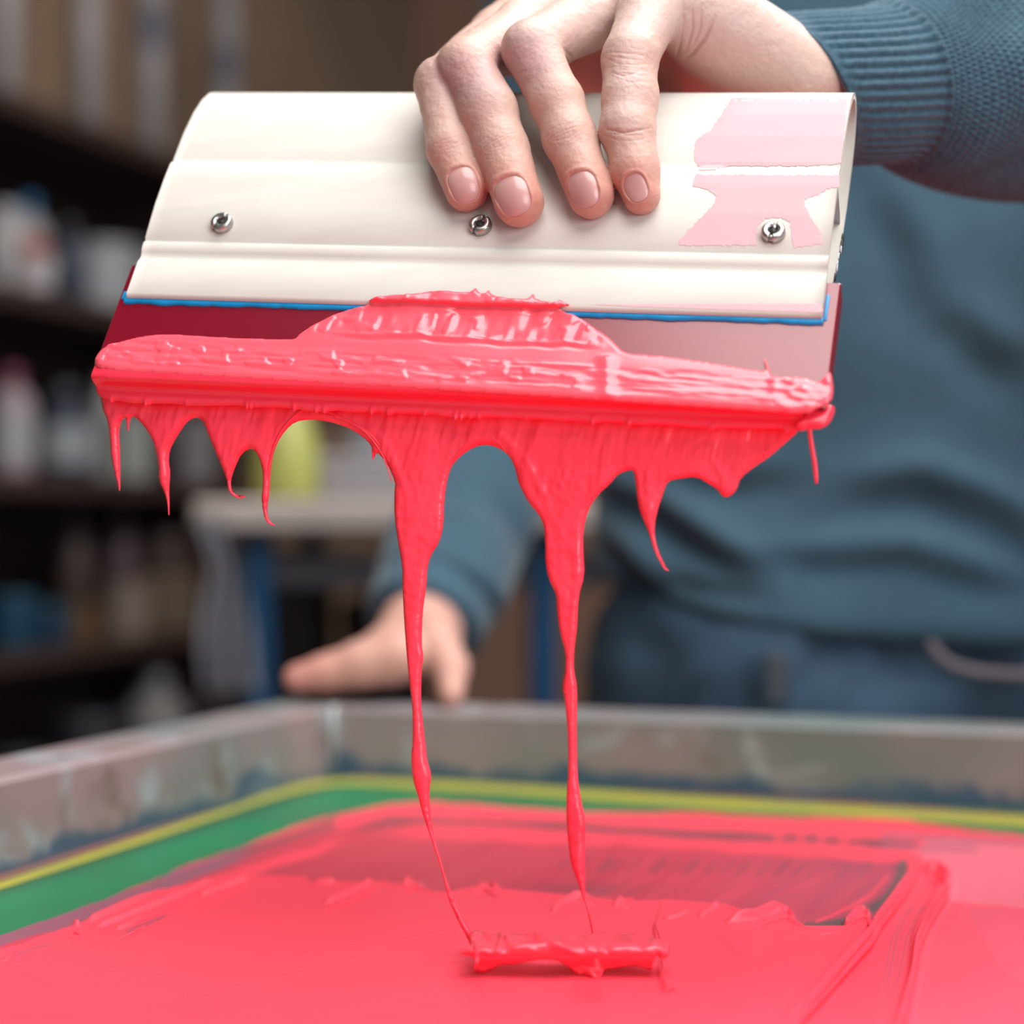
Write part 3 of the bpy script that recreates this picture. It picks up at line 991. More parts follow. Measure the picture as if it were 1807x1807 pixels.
def inflate(poly, spacing, to3d, offdir, R, back=1.0, disp=None, smooth=1, T=1.0, mpp=None):
    """fill an outline with triangles and give it a rounded body on both sides.
    R: edge rounding in px, T: extra thickness factor, mpp: metres per px at a point"""
    B = densify(smooth_poly(poly, smooth), spacing)
    keepb = [0]
    for i in range(1, len(B)):
        if np.linalg.norm(B[i] - B[keepb[-1]]) > .35: keepb.append(i)
    B = B[keepb]
    x0, y0 = B.min(0); x1, y1 = B.max(0)
    gx, gy = np.meshgrid(np.arange(x0, x1, spacing), np.arange(y0, y1, spacing * .87))
    gx = gx + (np.arange(gx.shape[0]) % 2)[:, None] * spacing * .5
    gx = gx.ravel() + np.random.RandomState(1).uniform(-.1, .1, gx.size) * spacing
    gy = gy.ravel()
    ins_ = inpoly(gx, gy, B)
    gx, gy = gx[ins_], gy[ins_]
    d, _, _ = segdist(gx, gy, B, True)
    k = d > spacing * .55
    gx, gy, d = gx[k], gy[k], d[k]
    pts2 = [Vector(p) for p in B.tolist()] + [Vector((a, c_)) for a, c_ in zip(gx.tolist(), gy.tolist())]
    nb = len(B)
    edges = [(i, (i + 1) % nb) for i in range(nb)]
    rv, re, rf, ov, oe, of = delaunay_2d_cdt(pts2, edges, [list(range(nb))], 1, 1e-5)
    rv = np.array([(p.x, p.y) for p in rv])
    rf = np.array([f for f in rf if len(f) == 3])
    d, _, _ = segdist(rv[:, 0], rv[:, 1], B, True)
    onb = d < .02
    dd = np.minimum(d, R)
    t = np.sqrt(np.maximum(dd * (2 * R - dd), 0)) * T
    t[onb] = 0
    # relax the thickness so the middle of narrow strands is round
    nbr = [[] for _ in rv]
    e1 = np.concatenate([rf[:, [0, 1]], rf[:, [1, 2]], rf[:, [2, 0]]])
    for _ in range(3):
        s_ = np.zeros(len(rv)); c_ = np.zeros(len(rv))
        np.add.at(s_, e1[:, 0], t[e1[:, 1]]); np.add.at(c_, e1[:, 0], 1)
        np.add.at(s_, e1[:, 1], t[e1[:, 0]]); np.add.at(c_, e1[:, 1], 1)
        t = np.where(onb, 0, .5 * t + .5 * s_ / np.maximum(c_, 1))
    base = to3d(rv[:, 0], rv[:, 1])
    m_ = mpp if mpp is not None else base[:, 1] / F
    off = np.asarray(offdir)
    dsp = disp(rv[:, 0], rv[:, 1], d) if disp else 0
    front = base + off * ((t + dsp * sstep(0, R * .6, d)) * m_)[:, None]
    backp = base - off * (t * back * m_)[:, None]
    n = len(rv)
    # orientation
    a, b_, c_ = front[rf[:, 0]], front[rf[:, 1]], front[rf[:, 2]]
    nn = np.cross(b_ - a, c_ - a).sum(0)
    if nn @ off < 0: rf = rf[:, ::-1]
    imap = np.arange(n) + n
    bi = np.where(onb)[0]
    imap[bi] = bi
    Fb = imap[rf[:, ::-1]]
    V = np.vstack([front, backp])
    Fc = np.vstack([rf, Fb])
    us_ = np.unique(Fc)
    mp_ = -np.ones(len(V), int); mp_[us_] = np.arange(len(us_))
    return V[us_], mp_[Fc]


# ------------------------------------------------------------------ squeegee
sq = empty('squeegee', tuple(L(W / 2, .09, -.006)), 'satin aluminium handled squeegee with a dark red blade, held up by hand', 'squeegee')
front_ = [(.0566, -.0030), (.0570, -.0020), (.0568, -.0008), (.0558, 0.0), (.0430, .0004), (.0420, -.0002), (.0410, -.0009), (.0395, -.0009), (.0385, .0002),
         (.0376, .0012), (.0355, .0016), (.0347, .0013), (.0343, .0004), (.0336, .0004), (.0330, .0010), (.0200, .0024), (.0080, .0026), (.0012, .0022), (.0004, .0016),
         (-.0004, .0010), (-.0012, .0013), (-.010, .0010), (-.018, -.0004), (-.024, -.0026), (-.0285, -.0056), (-.0315, -.0095), (-.0328, -.0135),
         (-.0322, -.0180), (-.0298, -.0220), (-.0255, -.0248), (-.018, -.0262), (-.006, -.0262), (.008, -.0245), (.020, -.0215), (.030, -.0178), (.038, -.0150), (.046, -.0140), (.0555, -.0138), (.0566, -.0132), (.0566, -.0118)]
pf = np.array(front_)
neg = pf[:, 0] < 0
pf[neg, 0] *= 1.37
low = (pf[:, 0] > .034) & (pf[:, 0] < .0435) & (pf[:, 1] > -.008)
pf[low, 1] *= .55
tn = np.gradient(pf, axis=0)
tn /= np.linalg.norm(tn, axis=1)[:, None]
nin = np.column_stack([-tn[:, 1], tn[:, 0]])
# inward is towards the middle of the section
cen = np.array([.01, -.0125])
sgn = np.sign(((cen - pf) * nin).sum(1)); sgn[sgn == 0] = 1
if np.median(sgn) < 0: nin = -nin
wall = .0019
pin = pf + nin * wall
pin[:, 1] = np.where(pf[:, 0] > .040, np.where(pf[:, 1] > -.008, np.minimum(pin[:, 1], -.0024), pin[:, 1]), pin[:, 1])
loop = np.vstack([pf, pin[::-1]])
nl = len(loop)
ns = 60
rc = .0016
V = []
for k in range(ns):
    s_ = W * k / (ns - 1)
    V.append(L(np.full(nl, s_), loop[:, 0], loop[:, 1]))
# rounded lower corners of the lips
V = np.array(V)
for k in range(ns):
    s_ = W * k / (ns - 1)
V = V.reshape(-1, 3)
Fs = []
for k in range(ns - 1):
    for j in range(nl):
        a, c_ = k * nl + j, k * nl + (j + 1) % nl
        Fs.append((a, c_, c_ + nl, a + nl))
h_ = len(pf)
for k in (0, ns - 1):
    for j in range(h_ - 1):
        a, b2, c2, d2 = k * nl + j, k * nl + j + 1, k * nl + nl - 2 - j, k * nl + nl - 1 - j
        Fs.append((a, b2, c2, d2) if k == 0 else (d2, c2, b2, a))
o = mesh_obj('handle', V, Fs, M['alu'], sq)
bv = o.modifiers.new('b', 'BEVEL'); bv.width = .00035; bv.segments = 2; bv.limit_method = 'ANGLE'; bv.angle_limit = math.radians(50)


def lbox(s0, s1, v0, v1, n0, n1, b=0):
    V_, F_ = box(s0, s1, v0, v1, n0, n1, b)
    P_ = L(V_[:, 0], V_[:, 1], V_[:, 2])
    a = P_[F_[1][0]]; nn = np.cross(P_[F_[1][1]] - a, P_[F_[1][2]] - a)
    if nn @ SN < 0: F_ = [f[::-1] for f in F_]
    return P_, F_


o = mesh_obj('inner_web', *lbox(.0006, W - .0012, -.0006, .0010, -.0242, -.0004), M['alu_in'], sq, False)
o = mesh_obj('inner_web', *lbox(.0006, W - .0012, .0400, .0416, -.0128, -.0026), M['alu_in'], sq, False)
# worn cut edge at the right end
rs = np.random.RandomState(5)
for k in range(14):
    v_ = rs.uniform(.004, .042)
    n_ = np.interp(v_, [-.03, .008, .02, .038, .05], [-.024, -.0245, -.0215, -.0150, -.014]) + .0012
    V_, F_ = lathe([(0.0002, 0), (.0008, .0002), (.0005, .0007)], 7)
    V_ = V_ * rs.uniform(.6, 1.5)
    Pm = L(W + V_[:, 2] - .0002, v_ + V_[:, 0] * 2.2, n_ + V_[:, 1])
    mesh_obj('burr', Pm, F_, M['dark'] if k % 2 else M['alu_in'], sq)

# blade
_, vbl, _ = toL(Pq(165, 648, -.0025))
_, vbr, _ = toL(Pq(1440, 737, -.0025))
VB = float((vbl + vbr) / 2)
s_left = float(toL(Pq(168, 645, -.0025))[0]); s_tl = float(toL(Pq(216, 527, -.0025))[0]); s_right = float(toL(Pq(1464, 663, -.0025))[0])
print('blade', vbl, vbr, s_left, s_tl, s_right)
SB0, SB1 = -.0035, W + .0042
BN0, BN1 = -.0025, -.0117
mesh_obj('blade', *lbox(SB0, SB1, .0420, VB, BN1, BN0, .0004), M['blade'], sq, False)
# blue residue along the lip
V, Fc = [], []
nseg = 220
rs = np.random.RandomState(3)
sx = np.linspace(-.001, W + .0005, nseg)
wdt = .0013 + .0004 * vnoise(sx * 160, 0.5, seed=8) + .0003 * vnoise(sx * 500, .5, seed=9)
for i, s_ in enumerate(sx):
    for v_, n_ in ((.0562, -.0028), (.0566, -.0014), (.0570 + wdt[i], -.0018), (.0572 + wdt[i], -.0026)):
        V.append(L(s_, v_, n_))
for i in range(nseg - 1):
    for j in range(3):
        a = i * 4 + j
        Fc.append((a, a + 1, a + 5, a + 4))
mesh_obj('blue_residue', np.array(V), Fc, M['blue'], sq)['label'] = 'thin bright blue line of old ink under the handle lip'
for s0, s1, va in ((-.0026, -.0004, .0535), (W + .0004, W + .0014, .0470)):
    mesh_obj('blue_residue', *lbox(s0, s1, va, .0568, -.0027, -.0021, .0002), M['blue'], sq)

# screws: slotted ring heads with a dark bore
for (sx_, sy_), rot in zip(((389, 388), (846, 392), (1364, 404)), (2.2, 2.05, 1.75)):
    s_, v_, _ = toL(Pq(sx_, sy_, .004))
    n0 = .0014
    r0 = .0036
    Vv, Ff = [], []
    prof = [(r0 * 1.02, 0), (r0 * 1.04, .0004), (r0 * 1.0, .0022), (r0 * .86, .0027), (r0 * .50, .0026), (r0 * .40, .0021), (r0 * .38, .0002)]
    for half in (0, 1):
        a0 = rot + half * math.pi + .22; a1 = rot + half * math.pi + math.pi - .22
        base = len(Vv)
        na = 18
        for i in range(na + 1):
            th = a0 + (a1 - a0) * i / na
            for r_, h2 in prof: Vv.append((r_ * math.cos(th), r_ * math.sin(th), h2))
        m_ = len(prof)
        for i in range(na):
            for j in range(m_ - 1):
                p_ = base + i * m_ + j
                Ff.append((p_, p_ + m_, p_ + m_ + 1, p_ + 1))
        Ff.append(tuple(base + j for j in range(m_)))
        Ff.append(tuple(base + na * m_ + j for j in range(m_ - 1, -1, -1)))
    Vv = np.array(Vv)
    scw = mesh_obj('screw', L(s_ + Vv[:, 0], v_ + Vv[:, 1], n0 + Vv[:, 2]), Ff, M['steel'], sq)
    V_, F_ = lathe([(r0 * .9, 0), (r0 * .9, .0014), (r0 * .5, .0015)], 24)
    mesh_obj('screw_core', L(s_ + V_[:, 0], v_ + V_[:, 1], n0 + V_[:, 2]), F_, M['steel'], scw)
    V_, F_ = lathe([(r0 * .36, 0), (r0 * .36, .0019)], 20)
    mesh_obj('screw_bore', L(s_ + V_[:, 0], v_ + V_[:, 1], n0 + V_[:, 2]), F_, M['dark'], scw)

# pink-tinted overexposure on the handle's right end, added as a thin film
fn_v = pf[:27, 0][::-1]; fn_n = pf[:27, 1][::-1]


def face_n(v_): return np.interp(v_, fn_v, fn_n)


def onface(lift):
    def f_(x, y):
        n_ = np.zeros(len(x))
        for _ in range(6):
            Q = np.array([Pq(a, b2, c_) for a, b2, c_ in zip(x, y, n_)]) if False else None
            r = ray(x, y)
            t = (((SO - CAMP) @ SN) + n_) / (r @ SN)
            Q = CAMP + r * t[:, None]
            s_, v_, _ = toL(Q)
            n_ = face_n(v_) + lift
        return Q
    return f_


def ragged(poly, amp, seed, step=3):
    p = densify(poly, step)
    rs_ = np.random.RandomState(seed)
    return p + rs_.uniform(-amp, amp, p.shape)


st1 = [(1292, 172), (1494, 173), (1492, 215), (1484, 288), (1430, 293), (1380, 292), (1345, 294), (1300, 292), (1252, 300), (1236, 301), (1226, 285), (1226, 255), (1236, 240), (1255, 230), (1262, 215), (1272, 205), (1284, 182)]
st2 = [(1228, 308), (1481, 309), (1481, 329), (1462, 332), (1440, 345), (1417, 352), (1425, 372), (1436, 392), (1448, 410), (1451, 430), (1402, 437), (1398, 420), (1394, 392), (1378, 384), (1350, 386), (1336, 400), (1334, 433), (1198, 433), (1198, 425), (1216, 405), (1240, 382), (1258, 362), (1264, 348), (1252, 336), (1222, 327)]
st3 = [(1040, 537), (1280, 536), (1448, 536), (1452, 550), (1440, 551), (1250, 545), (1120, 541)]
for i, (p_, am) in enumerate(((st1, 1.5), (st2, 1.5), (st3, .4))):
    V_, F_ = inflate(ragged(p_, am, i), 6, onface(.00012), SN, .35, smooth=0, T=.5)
    mesh_obj('pink_highlight', V_, F_, M['highlight_tint'], sq, smooth=False)['label'] = 'pale pink film added on the handle for its blown highlights'

# ------------------------------------------------------------------ ink on the blade
inkr = empty('dripping_ink', tuple(L(W / 2, .10, -.02)), 'thick coral pink ink coating the blade edge and dripping down in long strands', 'ink', kind='stuff')
coat = [(164, 638), (177, 617), (204, 605), (258, 592), (301, 590), (366, 594), (438, 598), (513, 599), (524, 597), (528, 590), (553, 574), (582, 558), (618, 545), (654, 538), (650, 528), (675, 521),
        (727, 520), (767, 512), (799, 514), (819, 516), (832, 515), (839, 506), (846, 517), (856, 519), (862, 510), (868, 521), (902, 527), (934, 528), (940, 516), (946, 529), (982, 534), (988, 527), (996, 534), (1010, 539),
        (985, 542), (994, 550), (1030, 564), (1046, 577), (1070, 592), (1086, 607), (1101, 623), (1133, 626), (1186, 630), (1248, 640), (1310, 650), (1352, 657), (1349, 640), (1346, 628), (1353, 640), (1360, 660), (1366, 666),
        (1418, 666), (1443, 677), (1456, 664), (1467, 655), (1472, 690), (1466, 712), (1440, 722), (1424, 733), (1300, 724), (1150, 714), (1000, 704), (800, 692), (600, 681), (480, 674), (300, 664), (175, 657)]


def coat_disp(x, y, d):
    yl = y - (x - 600) * .058          # lines parallel to the blade's edge
    r = .9 * vnoise(x * .010, yl * .05, seed=51)
    up = sstep(612, 590, y - (x - 800) * .045) * sstep(500, 560, x)
    low = sstep(618, 632, yl) * sstep(672, 664, yl)
    # drag marks running with the blade
    r += low * (1.5 * vnoise(x * .014, yl * .20, seed=57) + .7 * vnoise(x * .05, yl * .3, seed=63))
    r += low * 2.2 * sstep(.25, .6, vnoise(x * .045, yl * .11, seed=58)) * sstep(1060, 980, x)
    # scooped fan under the lip: soft vertical furrows, crossed by one wavy seam
    r += up * (3.0 * vnoise(x * .030 + y * .012, y * .018, seed=54) + 1.4 * vnoise(x * .075 + y * .03, y * .035, seed=55))
    r += up * 2.0 * sstep(.30, .65, vnoise(x * .06 + y * .03, y * .06, seed=60))
    seam = 596 + (x - 700) * .045 + 3.5 * vnoise(x * .035, .5, seed=64)
    k = sstep(570, 640, x) * sstep(1060, 1000, x)
    r += k * (2.6 * np.exp(-((y - seam) / 3.2) ** 2) - 1.6 * np.exp(-((y - seam - 7) / 3.5) ** 2))
    r += 1.8 * np.exp(-((y - (648 + (x - 960) * .05)) / 2.5) ** 2) * sstep(840, 880, x) * sstep(1060, 1040, x)
    r += 4.0 * np.exp(-((x - 1072) / 13) ** 2) * sstep(628, 640, y)
    # crumpled right corner and small nicks at the left
    r += sstep(1330, 1380, x) * 2.6 * vnoise(x * .06, y * .10, seed=65)
    r += sstep(360, 240, x) * low * 1.6 * sstep(.3, .6, vnoise(x * .10 + y * .05, y * .03, seed=66))
    # feathered upper rim of the fan
    r += 1.6 * np.exp(-(d / 6.0) ** 2) * (vnoise(x * .16, y * .16, seed=67) + .3) * sstep(640, 600, yl)
    return r


def blade3(lift):
    def f_(x, y):
        n_ = np.full(len(x), BN0 + lift)
        # ink that climbs over the handle's lip sits higher
        for _ in range(3):
            r = ray(x, y)
            t = (((SO - CAMP) @ SN) + n_) / (r @ SN)
            Q = CAMP + r * t[:, None]
            _, v_, _ = toL(Q)
            n_ = BN0 + lift + (.0028) * sstep(.0600, .0568, v_)
        return Q
    return f_


V_, F_ = inflate(coat, 2.7, blade3(.0006), SN, 9, back=.02, disp=coat_disp, smooth=1, T=.85)
mesh_obj('blade_coating', V_, F_, M['ink_coat_lit'], inkr)

# bead round the lower edge and ragged rear lip: section swept along the blade
nseg = 900
sx = np.linspace(SB0 + .0002, SB1 - .0065, nseg)
prof = []
V = []
rg = .0009 + .0006 * vnoise(sx * 70, 1.5, seed=61) + .0005 * vnoise(sx * 200, 1.5, seed=62)
pk = np.zeros(nseg)
rs = np.random.RandomState(8)
for s0 in np.concatenate([rs.uniform(0, W, 26)]):
    pk += rs.uniform(.0004, .0016) * np.exp(-(np.abs(sx - s0) / .0006) ** 1.3)
for i, s_ in enumerate(sx):
    edge_t = min(1, (s_ - sx[0]) / .006) if s_ < .1 else min(1, (sx[-1] - s_) / .004)
    th = .25 + .75 * math.sqrt(max(0, edge_t))
    k1 = rg[i] + pk[i]
    thick = 1.0 + .35 * (s_ > .17) * sstep(.17, .2, s_)
    ring = [(VB - .006, BN0 + .0004), (VB - .003, BN0 + .0012 * th), (VB - .0008, BN0 + .0014 * th), (VB + .0006 * th, BN0 + .0008 * th), (VB + .0010 * th, BN0 - .0004), (VB + .0006, BN0 - .0020),
            (VB + .0003, BN0 - .0034), (VB + .0004, BN0 - .0046), (VB + .0012 * th * thick, BN0 - .0052), (VB + .0028 * th * thick, BN0 - .0054), (VB + (.0034 + k1) * th, BN0 - .0064), (VB + (.0030 + k1) * th, BN0 - .0078),
            (VB + .0016 * th, BN0 - .0084), (VB + .0006, BN0 - .0096), (VB - .003, BN0 - .0106), (VB - .004, BN0 - .0096)]
    a = np.array(ring)
    V.append(L(np.full(len(a), s_), a[:, 0], a[:, 1]))
m_ = len(ring)
V = np.array(V).reshape(-1, 3)
ii, jj = np.meshgrid(np.arange(nseg - 1), np.arange(m_ - 1), indexing='ij')
a = (ii * m_ + jj).ravel()
Fc = [tuple(f) for f in np.column_stack([a, a + 1, a + m_ + 1, a + m_]).tolist()] + [tuple(range(m_ - 1, -1, -1)), tuple(range((nseg - 1) * m_, nseg * m_))]
o = mesh_obj('edge_bead', V, Fc, M['ink_wet_shaded'], inkr)
sm = o.modifiers.new('s', 'SUBSURF'); sm.levels = 0; sm.render_levels = 1
# end lump at the right corner
V_, F_ = inflate([(1396, 752), (1410, 742), (1424, 728), (1446, 716), (1470, 714), (1474, 722), (1470, 736), (1462, 750), (1446, 757), (1424, 757), (1412, 762)], 3, lambda x, y: Pq(x, y, -.006), SN, 9, T=1.1)
mesh_obj('corner_lump', V_, F_, M['ink_wet_shaded'], inkr)
c_ = spline([P(1466, 719, .5668), P(1448, 720, .5655), P(1432, 728, .565), P(1426, 740, .565)], 20)
mesh_obj('corner_roll', *tube(c_, [.0007] * 4 + [.0011] * 12 + [.0008] * 4, 10), M['ink_wet_shaded'], inkr)

# hanging curtain, strands and drips
curtain = [(182, 676), (300, 684), (500, 696), (800, 714), (1100, 733), (1300, 745), (1405, 750), (1412, 759), (1387, 781), (1356, 808), (1335, 821), (1307, 843), (1302, 861), (1291, 875), (1276, 878), (1267, 864), (1248, 852), (1229, 841), (1201, 844), (1178, 849), (1171, 869),
           (1158, 909), (1154.5, 942), (1161, 970), (1175, 1001), (1180, 1006), (1171, 1004), (1155, 971), (1145, 939), (1131, 909), (1125, 886), (1122, 852), (1118, 831), (1113, 829), (1091, 836), (1078, 853), (1055, 873), (1038, 899), (1029, 939),
           (1030, 979), (1032, 1015), (1021, 1052), (1019, 1105), (1013, 1151), (1013, 1185), (1019, 1211), (1018, 1273), (1018, 1296), (1019, 1369), (1025, 1409), (1033, 1446), (1032, 1479), (1033, 1512), (1032, 1539),
           (1033, 1578), (1038, 1602), (1048, 1638), (1054, 1678), (1056, 1700), (1050, 1700), (1048, 1678), (1043, 1638), (1035, 1600), (1028, 1582), (1018, 1552), (1007, 1525), (1003, 1492), (999, 1439), (1000, 1396), (1003, 1359), (1002, 1296),
           (1000, 1271), (997, 1238), (992, 1211), (998, 1181), (998, 1151), (988, 1118), (983, 1078), (982, 1049), (969, 1025), (962, 995), (962, 956), (960, 926), (949, 906), (932, 886), (915, 853), (910, 829), (902, 809), (889, 796),
           (869, 786), (849, 785), (829, 793), (812, 806), (799, 819), (791, 839), (784, 879), (783, 926), (776, 956), (759, 982), (754, 1005), (753, 1032), (746, 1078), (744, 1138), (748, 1158), (744, 1178), (743, 1244), (746, 1271),
           (751, 1313), (754, 1343), (762, 1366), (758, 1392), (758, 1419), (761, 1446), (765, 1472), (770, 1495), (784, 1539), (800, 1585), (817, 1618), (840, 1658), (846, 1680), (838, 1680), (831, 1664), (811, 1632), (792, 1588), (779, 1537), (765, 1492),
           (756, 1466), (744, 1432), (738, 1406), (728, 1376), (725, 1336), (728, 1313), (728, 1280), (728, 1251), (723, 1211), (718, 1161), (713, 1095), (710, 1032), (710, 999), (703, 962), (696, 912), (696, 866), (698, 851), (683, 817),
           (664, 796), (660, 811), (657, 808), (657, 790), (649, 778), (625, 760), (601, 750), (576, 743), (546, 740), (521, 744), (503, 760), (488, 784), (480, 811), (477, 842), (476, 869), (471, 900), (474, 917), (485, 926), (484, 929), (468, 920),
           (461, 884), (464, 854), (464, 833), (457, 805), (445, 790), (427, 799), (415, 824), (407, 848), (409, 865), (417, 874), (433, 875), (432, 878), (412, 878), (403, 863), (400, 845), (387, 814), (372, 778), (363, 754), (357, 741),
           (345, 736), (330, 744), (311, 772), (299, 796), (298, 817), (301, 833), (298.5, 863), (299.5, 884), (299, 909), (297, 909), (295, 884), (290, 869), (280, 848), (280, 824), (276, 799), (269, 775), (253, 750), (238, 735), (230, 737), (227, 760), (225, 760), (223, 736), (214, 741),
           (210, 763), (212, 793), (212.5, 839), (212, 865), (210, 865), (203, 836), (196, 808), (194, 778), (190, 741), (180, 720), (174, 664)]
E0 = L(SB0, VB, BN0 - .0105); E1 = L(SB1, VB, BN0 - .0105)
dv = (E1 - E0); dv[2] = 0; dv /= np.linalg.norm(dv)
nv_ = np.array([dv[1], -dv[0], 0])
if nv_[1] > 0: nv_ = -nv_


def vplane(x, y):
    r = ray(x, y)
    t = ((E0 - CAMP) @ nv_) / (r @ nv_)
    return CAMP + r * t[..., None]


def cur_disp(x, y, d):
    k = sstep(0, 14, d)
    r = k * (2.2 * vnoise(x * .045 + y * .012, y * .012, seed=71) + 1.1 * vnoise(x * .17 + y * .04, y * .030, seed=72) * sstep(960, 800, y) + .95 * vnoise(x * .13, y * .09, seed=73) * sstep(760, 860, y))
    for pth, hh in (([(640, 735), (690, 790), (716, 860), (722, 950)], 2.0), ([(870, 748), (930, 810), (960, 870), (985, 930)], 2.4), ([(855, 742), (900, 780), (935, 850)], 1.6), ([(1135, 800), (1145, 860), (1152, 930)], 1.8),
                    ([(1180, 835), (1225, 790), (1260, 765)], -1.6), ([(1060, 860), (1100, 810), (1120, 790)], -1.6), ([(775, 735), (776, 790), (770, 870)], -1.4), ([(1006, 930), (1010, 1050), (1000, 1120)], -1.6),
                    ([(1282, 860), (1270, 830), (1250, 800)], 2.0), ([(290, 830), (288, 780)], 1.2), ([(400, 830), (398, 790)], 1.2)):
        dd, tt, _ = segdist(x, y, pth)
        r += k * hh * np.exp(-(dd / 6.0) ** 2) * np.sin(np.clip(tt, .03, .97) * math.pi)
    # the web of ink leans forward under the bead, thinner higher up
    r -= 3.0 * sstep(735, 700, y - (x - 180) * .06)
    r += 1.5 * np.exp(-(d / 5.0) ** 2)
    return r


V_, F_ = inflate(curtain, 3.4, vplane, nv_, 11, back=.8, disp=cur_disp, smooth=1, T=.85)
print('curtain verts', len(V_))
mesh_obj('hanging_curtain', V_, F_, M['ink'], inkr)
# folds of the rolled edges in the arches
for pl, rr in (([(476, 845), (482, 806), (492, 776), (508, 750), (530, 729), (550, 722), (580, 727), (612, 741), (642, 758), (664, 782), (682, 812), (694, 850)], 3.2),
               ([(560, 728), (600, 738), (640, 755), (668, 780), (690, 815)], 2.0),
               ([(800, 815), (815, 795), (835, 776), (856, 768), (876, 776), (896, 797)], 1.3),
               ([(1016, 700 + 60), (1010, 760), ], 0)):
    if rr == 0: continue
    a = spline(pl, 40)
    q_ = vplane(a[:, 0], a[:, 1]) + nv_ * .0016
    w_ = np.sin(np.linspace(.15, math.pi - .15, 40)) * rr * .6 / F * .6
    mesh_obj('rolled_fold', *tube(q_, list(w_ + .0001), 10), M['ink'], inkr)
for pl in ([(756, 1454, 4.6), (760, 1468, 3.6), (769, 1497, 2.8), (782, 1540, 2.3), (795, 1587, 3.2), (814, 1625, 4), (836, 1670, 4.5)],
           [(1027, 1565, 4.4), (1031, 1584, 3.0), (1037, 1601, 2.1), (1046, 1638, 2.3), (1051, 1688, 3)],
           [(404, 848, 3.3), (406, 864, 2.6), (413, 874, 1.7), (423, 878, 1.4), (433, 876, 1)], [(467.5, 898, 3.5), (471, 916, 2.6), (477, 924, 1.6), (485, 927, 1)],
           [(294, 866, 4), (297, 886, 2.2), (298, 909, 1)], [(1150, 940, 4.5), (1158, 972, 3), (1167, 992, 2), (1173, 1003, 1.5), (1180, 1007, 1.1)], [(207, 836, 4.5), (210, 852, 2.4), (211, 866, 1)], [(226, 738, 3), (226, 760, 1.2)], [(659, 785, 3.5), (658, 811, 1.2)]):
    a = spline(np.array(pl, float), 44)
    q_ = vplane(a[:, 0], a[:, 1])
    mesh_obj('thin_strand', *tube(q_, list(np.maximum(a[:, 2], .9) * q_[:, 1] / F), 10), M['ink'], inkr)
# stray thin drip at the right corner
a = spline([(1427, 735), (1429, 760), (1433, 790), (1438, 820), (1441, 853)], 30)
q_ = np.array([P(x, y, .5655) for x, y in a])
w_ = np.interp(np.linspace(0, 1, 30), [0, .3, .7, .9, 1], [5, 4, 4.2, 4, 2.5]) / F * .565
mesh_obj('stray_drip', *tube(q_, list(w_), 12), M['ink'], inkr)

# ------------------------------------------------------------------ folded heap of ink under the strands
pile = [(829, 1648), (838, 1640), (850, 1645), (880, 1646), (933, 1649), (962, 1655), (987, 1654), (1030, 1650), (1057, 1647), (1104, 1648), (1150, 1655), (1165, 1662), (1180, 1661), (1183, 1674), (1176, 1692), (1165, 1692), (1160, 1682), (1152, 1700), (1150, 1714), (1136, 1708), (1123, 1704), (1090, 1708), (1067, 1712),
        (1060, 1728), (1046, 1726), (1030, 1720), (1016, 1720), (1003, 1708), (992, 1699), (980, 1694), (955, 1693), (930, 1697), (905, 1703), (882, 1702), (868, 1712), (852, 1718), (840, 1717), (838, 1704), (836, 1688), (810, 1684), (809, 1676), (830, 1674)]


def pile3(x, y):
    zz = ZM + .0032 + .0085 * sstep(1728, 1672, y) + .0006 * sstep(1672, 1645, y)
    return Pz(x, y, zz)


def pile_disp(x, y, d):
    r = 6 + 5.5 * vnoise(x * .040 + y * .03, y * .03, seed=81) + 5.0 * vnoise(x * .075 - y * .05, y * .04, seed=82)
    for pth, hgt, w in (([(895, 1662), (940, 1660), (975, 1672), (1000, 1690)], 8, 5), ([(935, 1658), (960, 1668), (985, 1685), (1010, 1705), (1040, 1722)], 8, 6), ([(850, 1715), (868, 1700), (880, 1680), (884, 1660)], 6, 5),
                        ([(880, 1700), (905, 1684), (940, 1676), (975, 1680)], 5, 5), ([(1062, 1725), (1064, 1700), (1060, 1670)], 5, 5), ([(1100, 1706), (1130, 1690), (1160, 1668)], 4, 5)):
        dd, _, _ = segdist(x, y, pth)
        r = r + hgt * np.exp(-(dd / w) ** 2)
    return .9 * np.maximum(r, 0)


nd = np.array([0, -.60, .80])
V_, F_ = inflate(pile, 2.4, pile3, nd, 7, back=.4, disp=pile_disp, smooth=1, T=.5)
V_[:, 2] = np.maximum(V_[:, 2], ZM + .0012)
hp = empty('ink_heap', (float(V_[:, 0].mean()), float(V_[:, 1].mean()), ZM + .001), 'glossy folded heap of coral ink fallen beneath the two long strands', 'ink')
mesh_obj('folded_ribbon', V_, F_, M['ink_gloss'], hp)
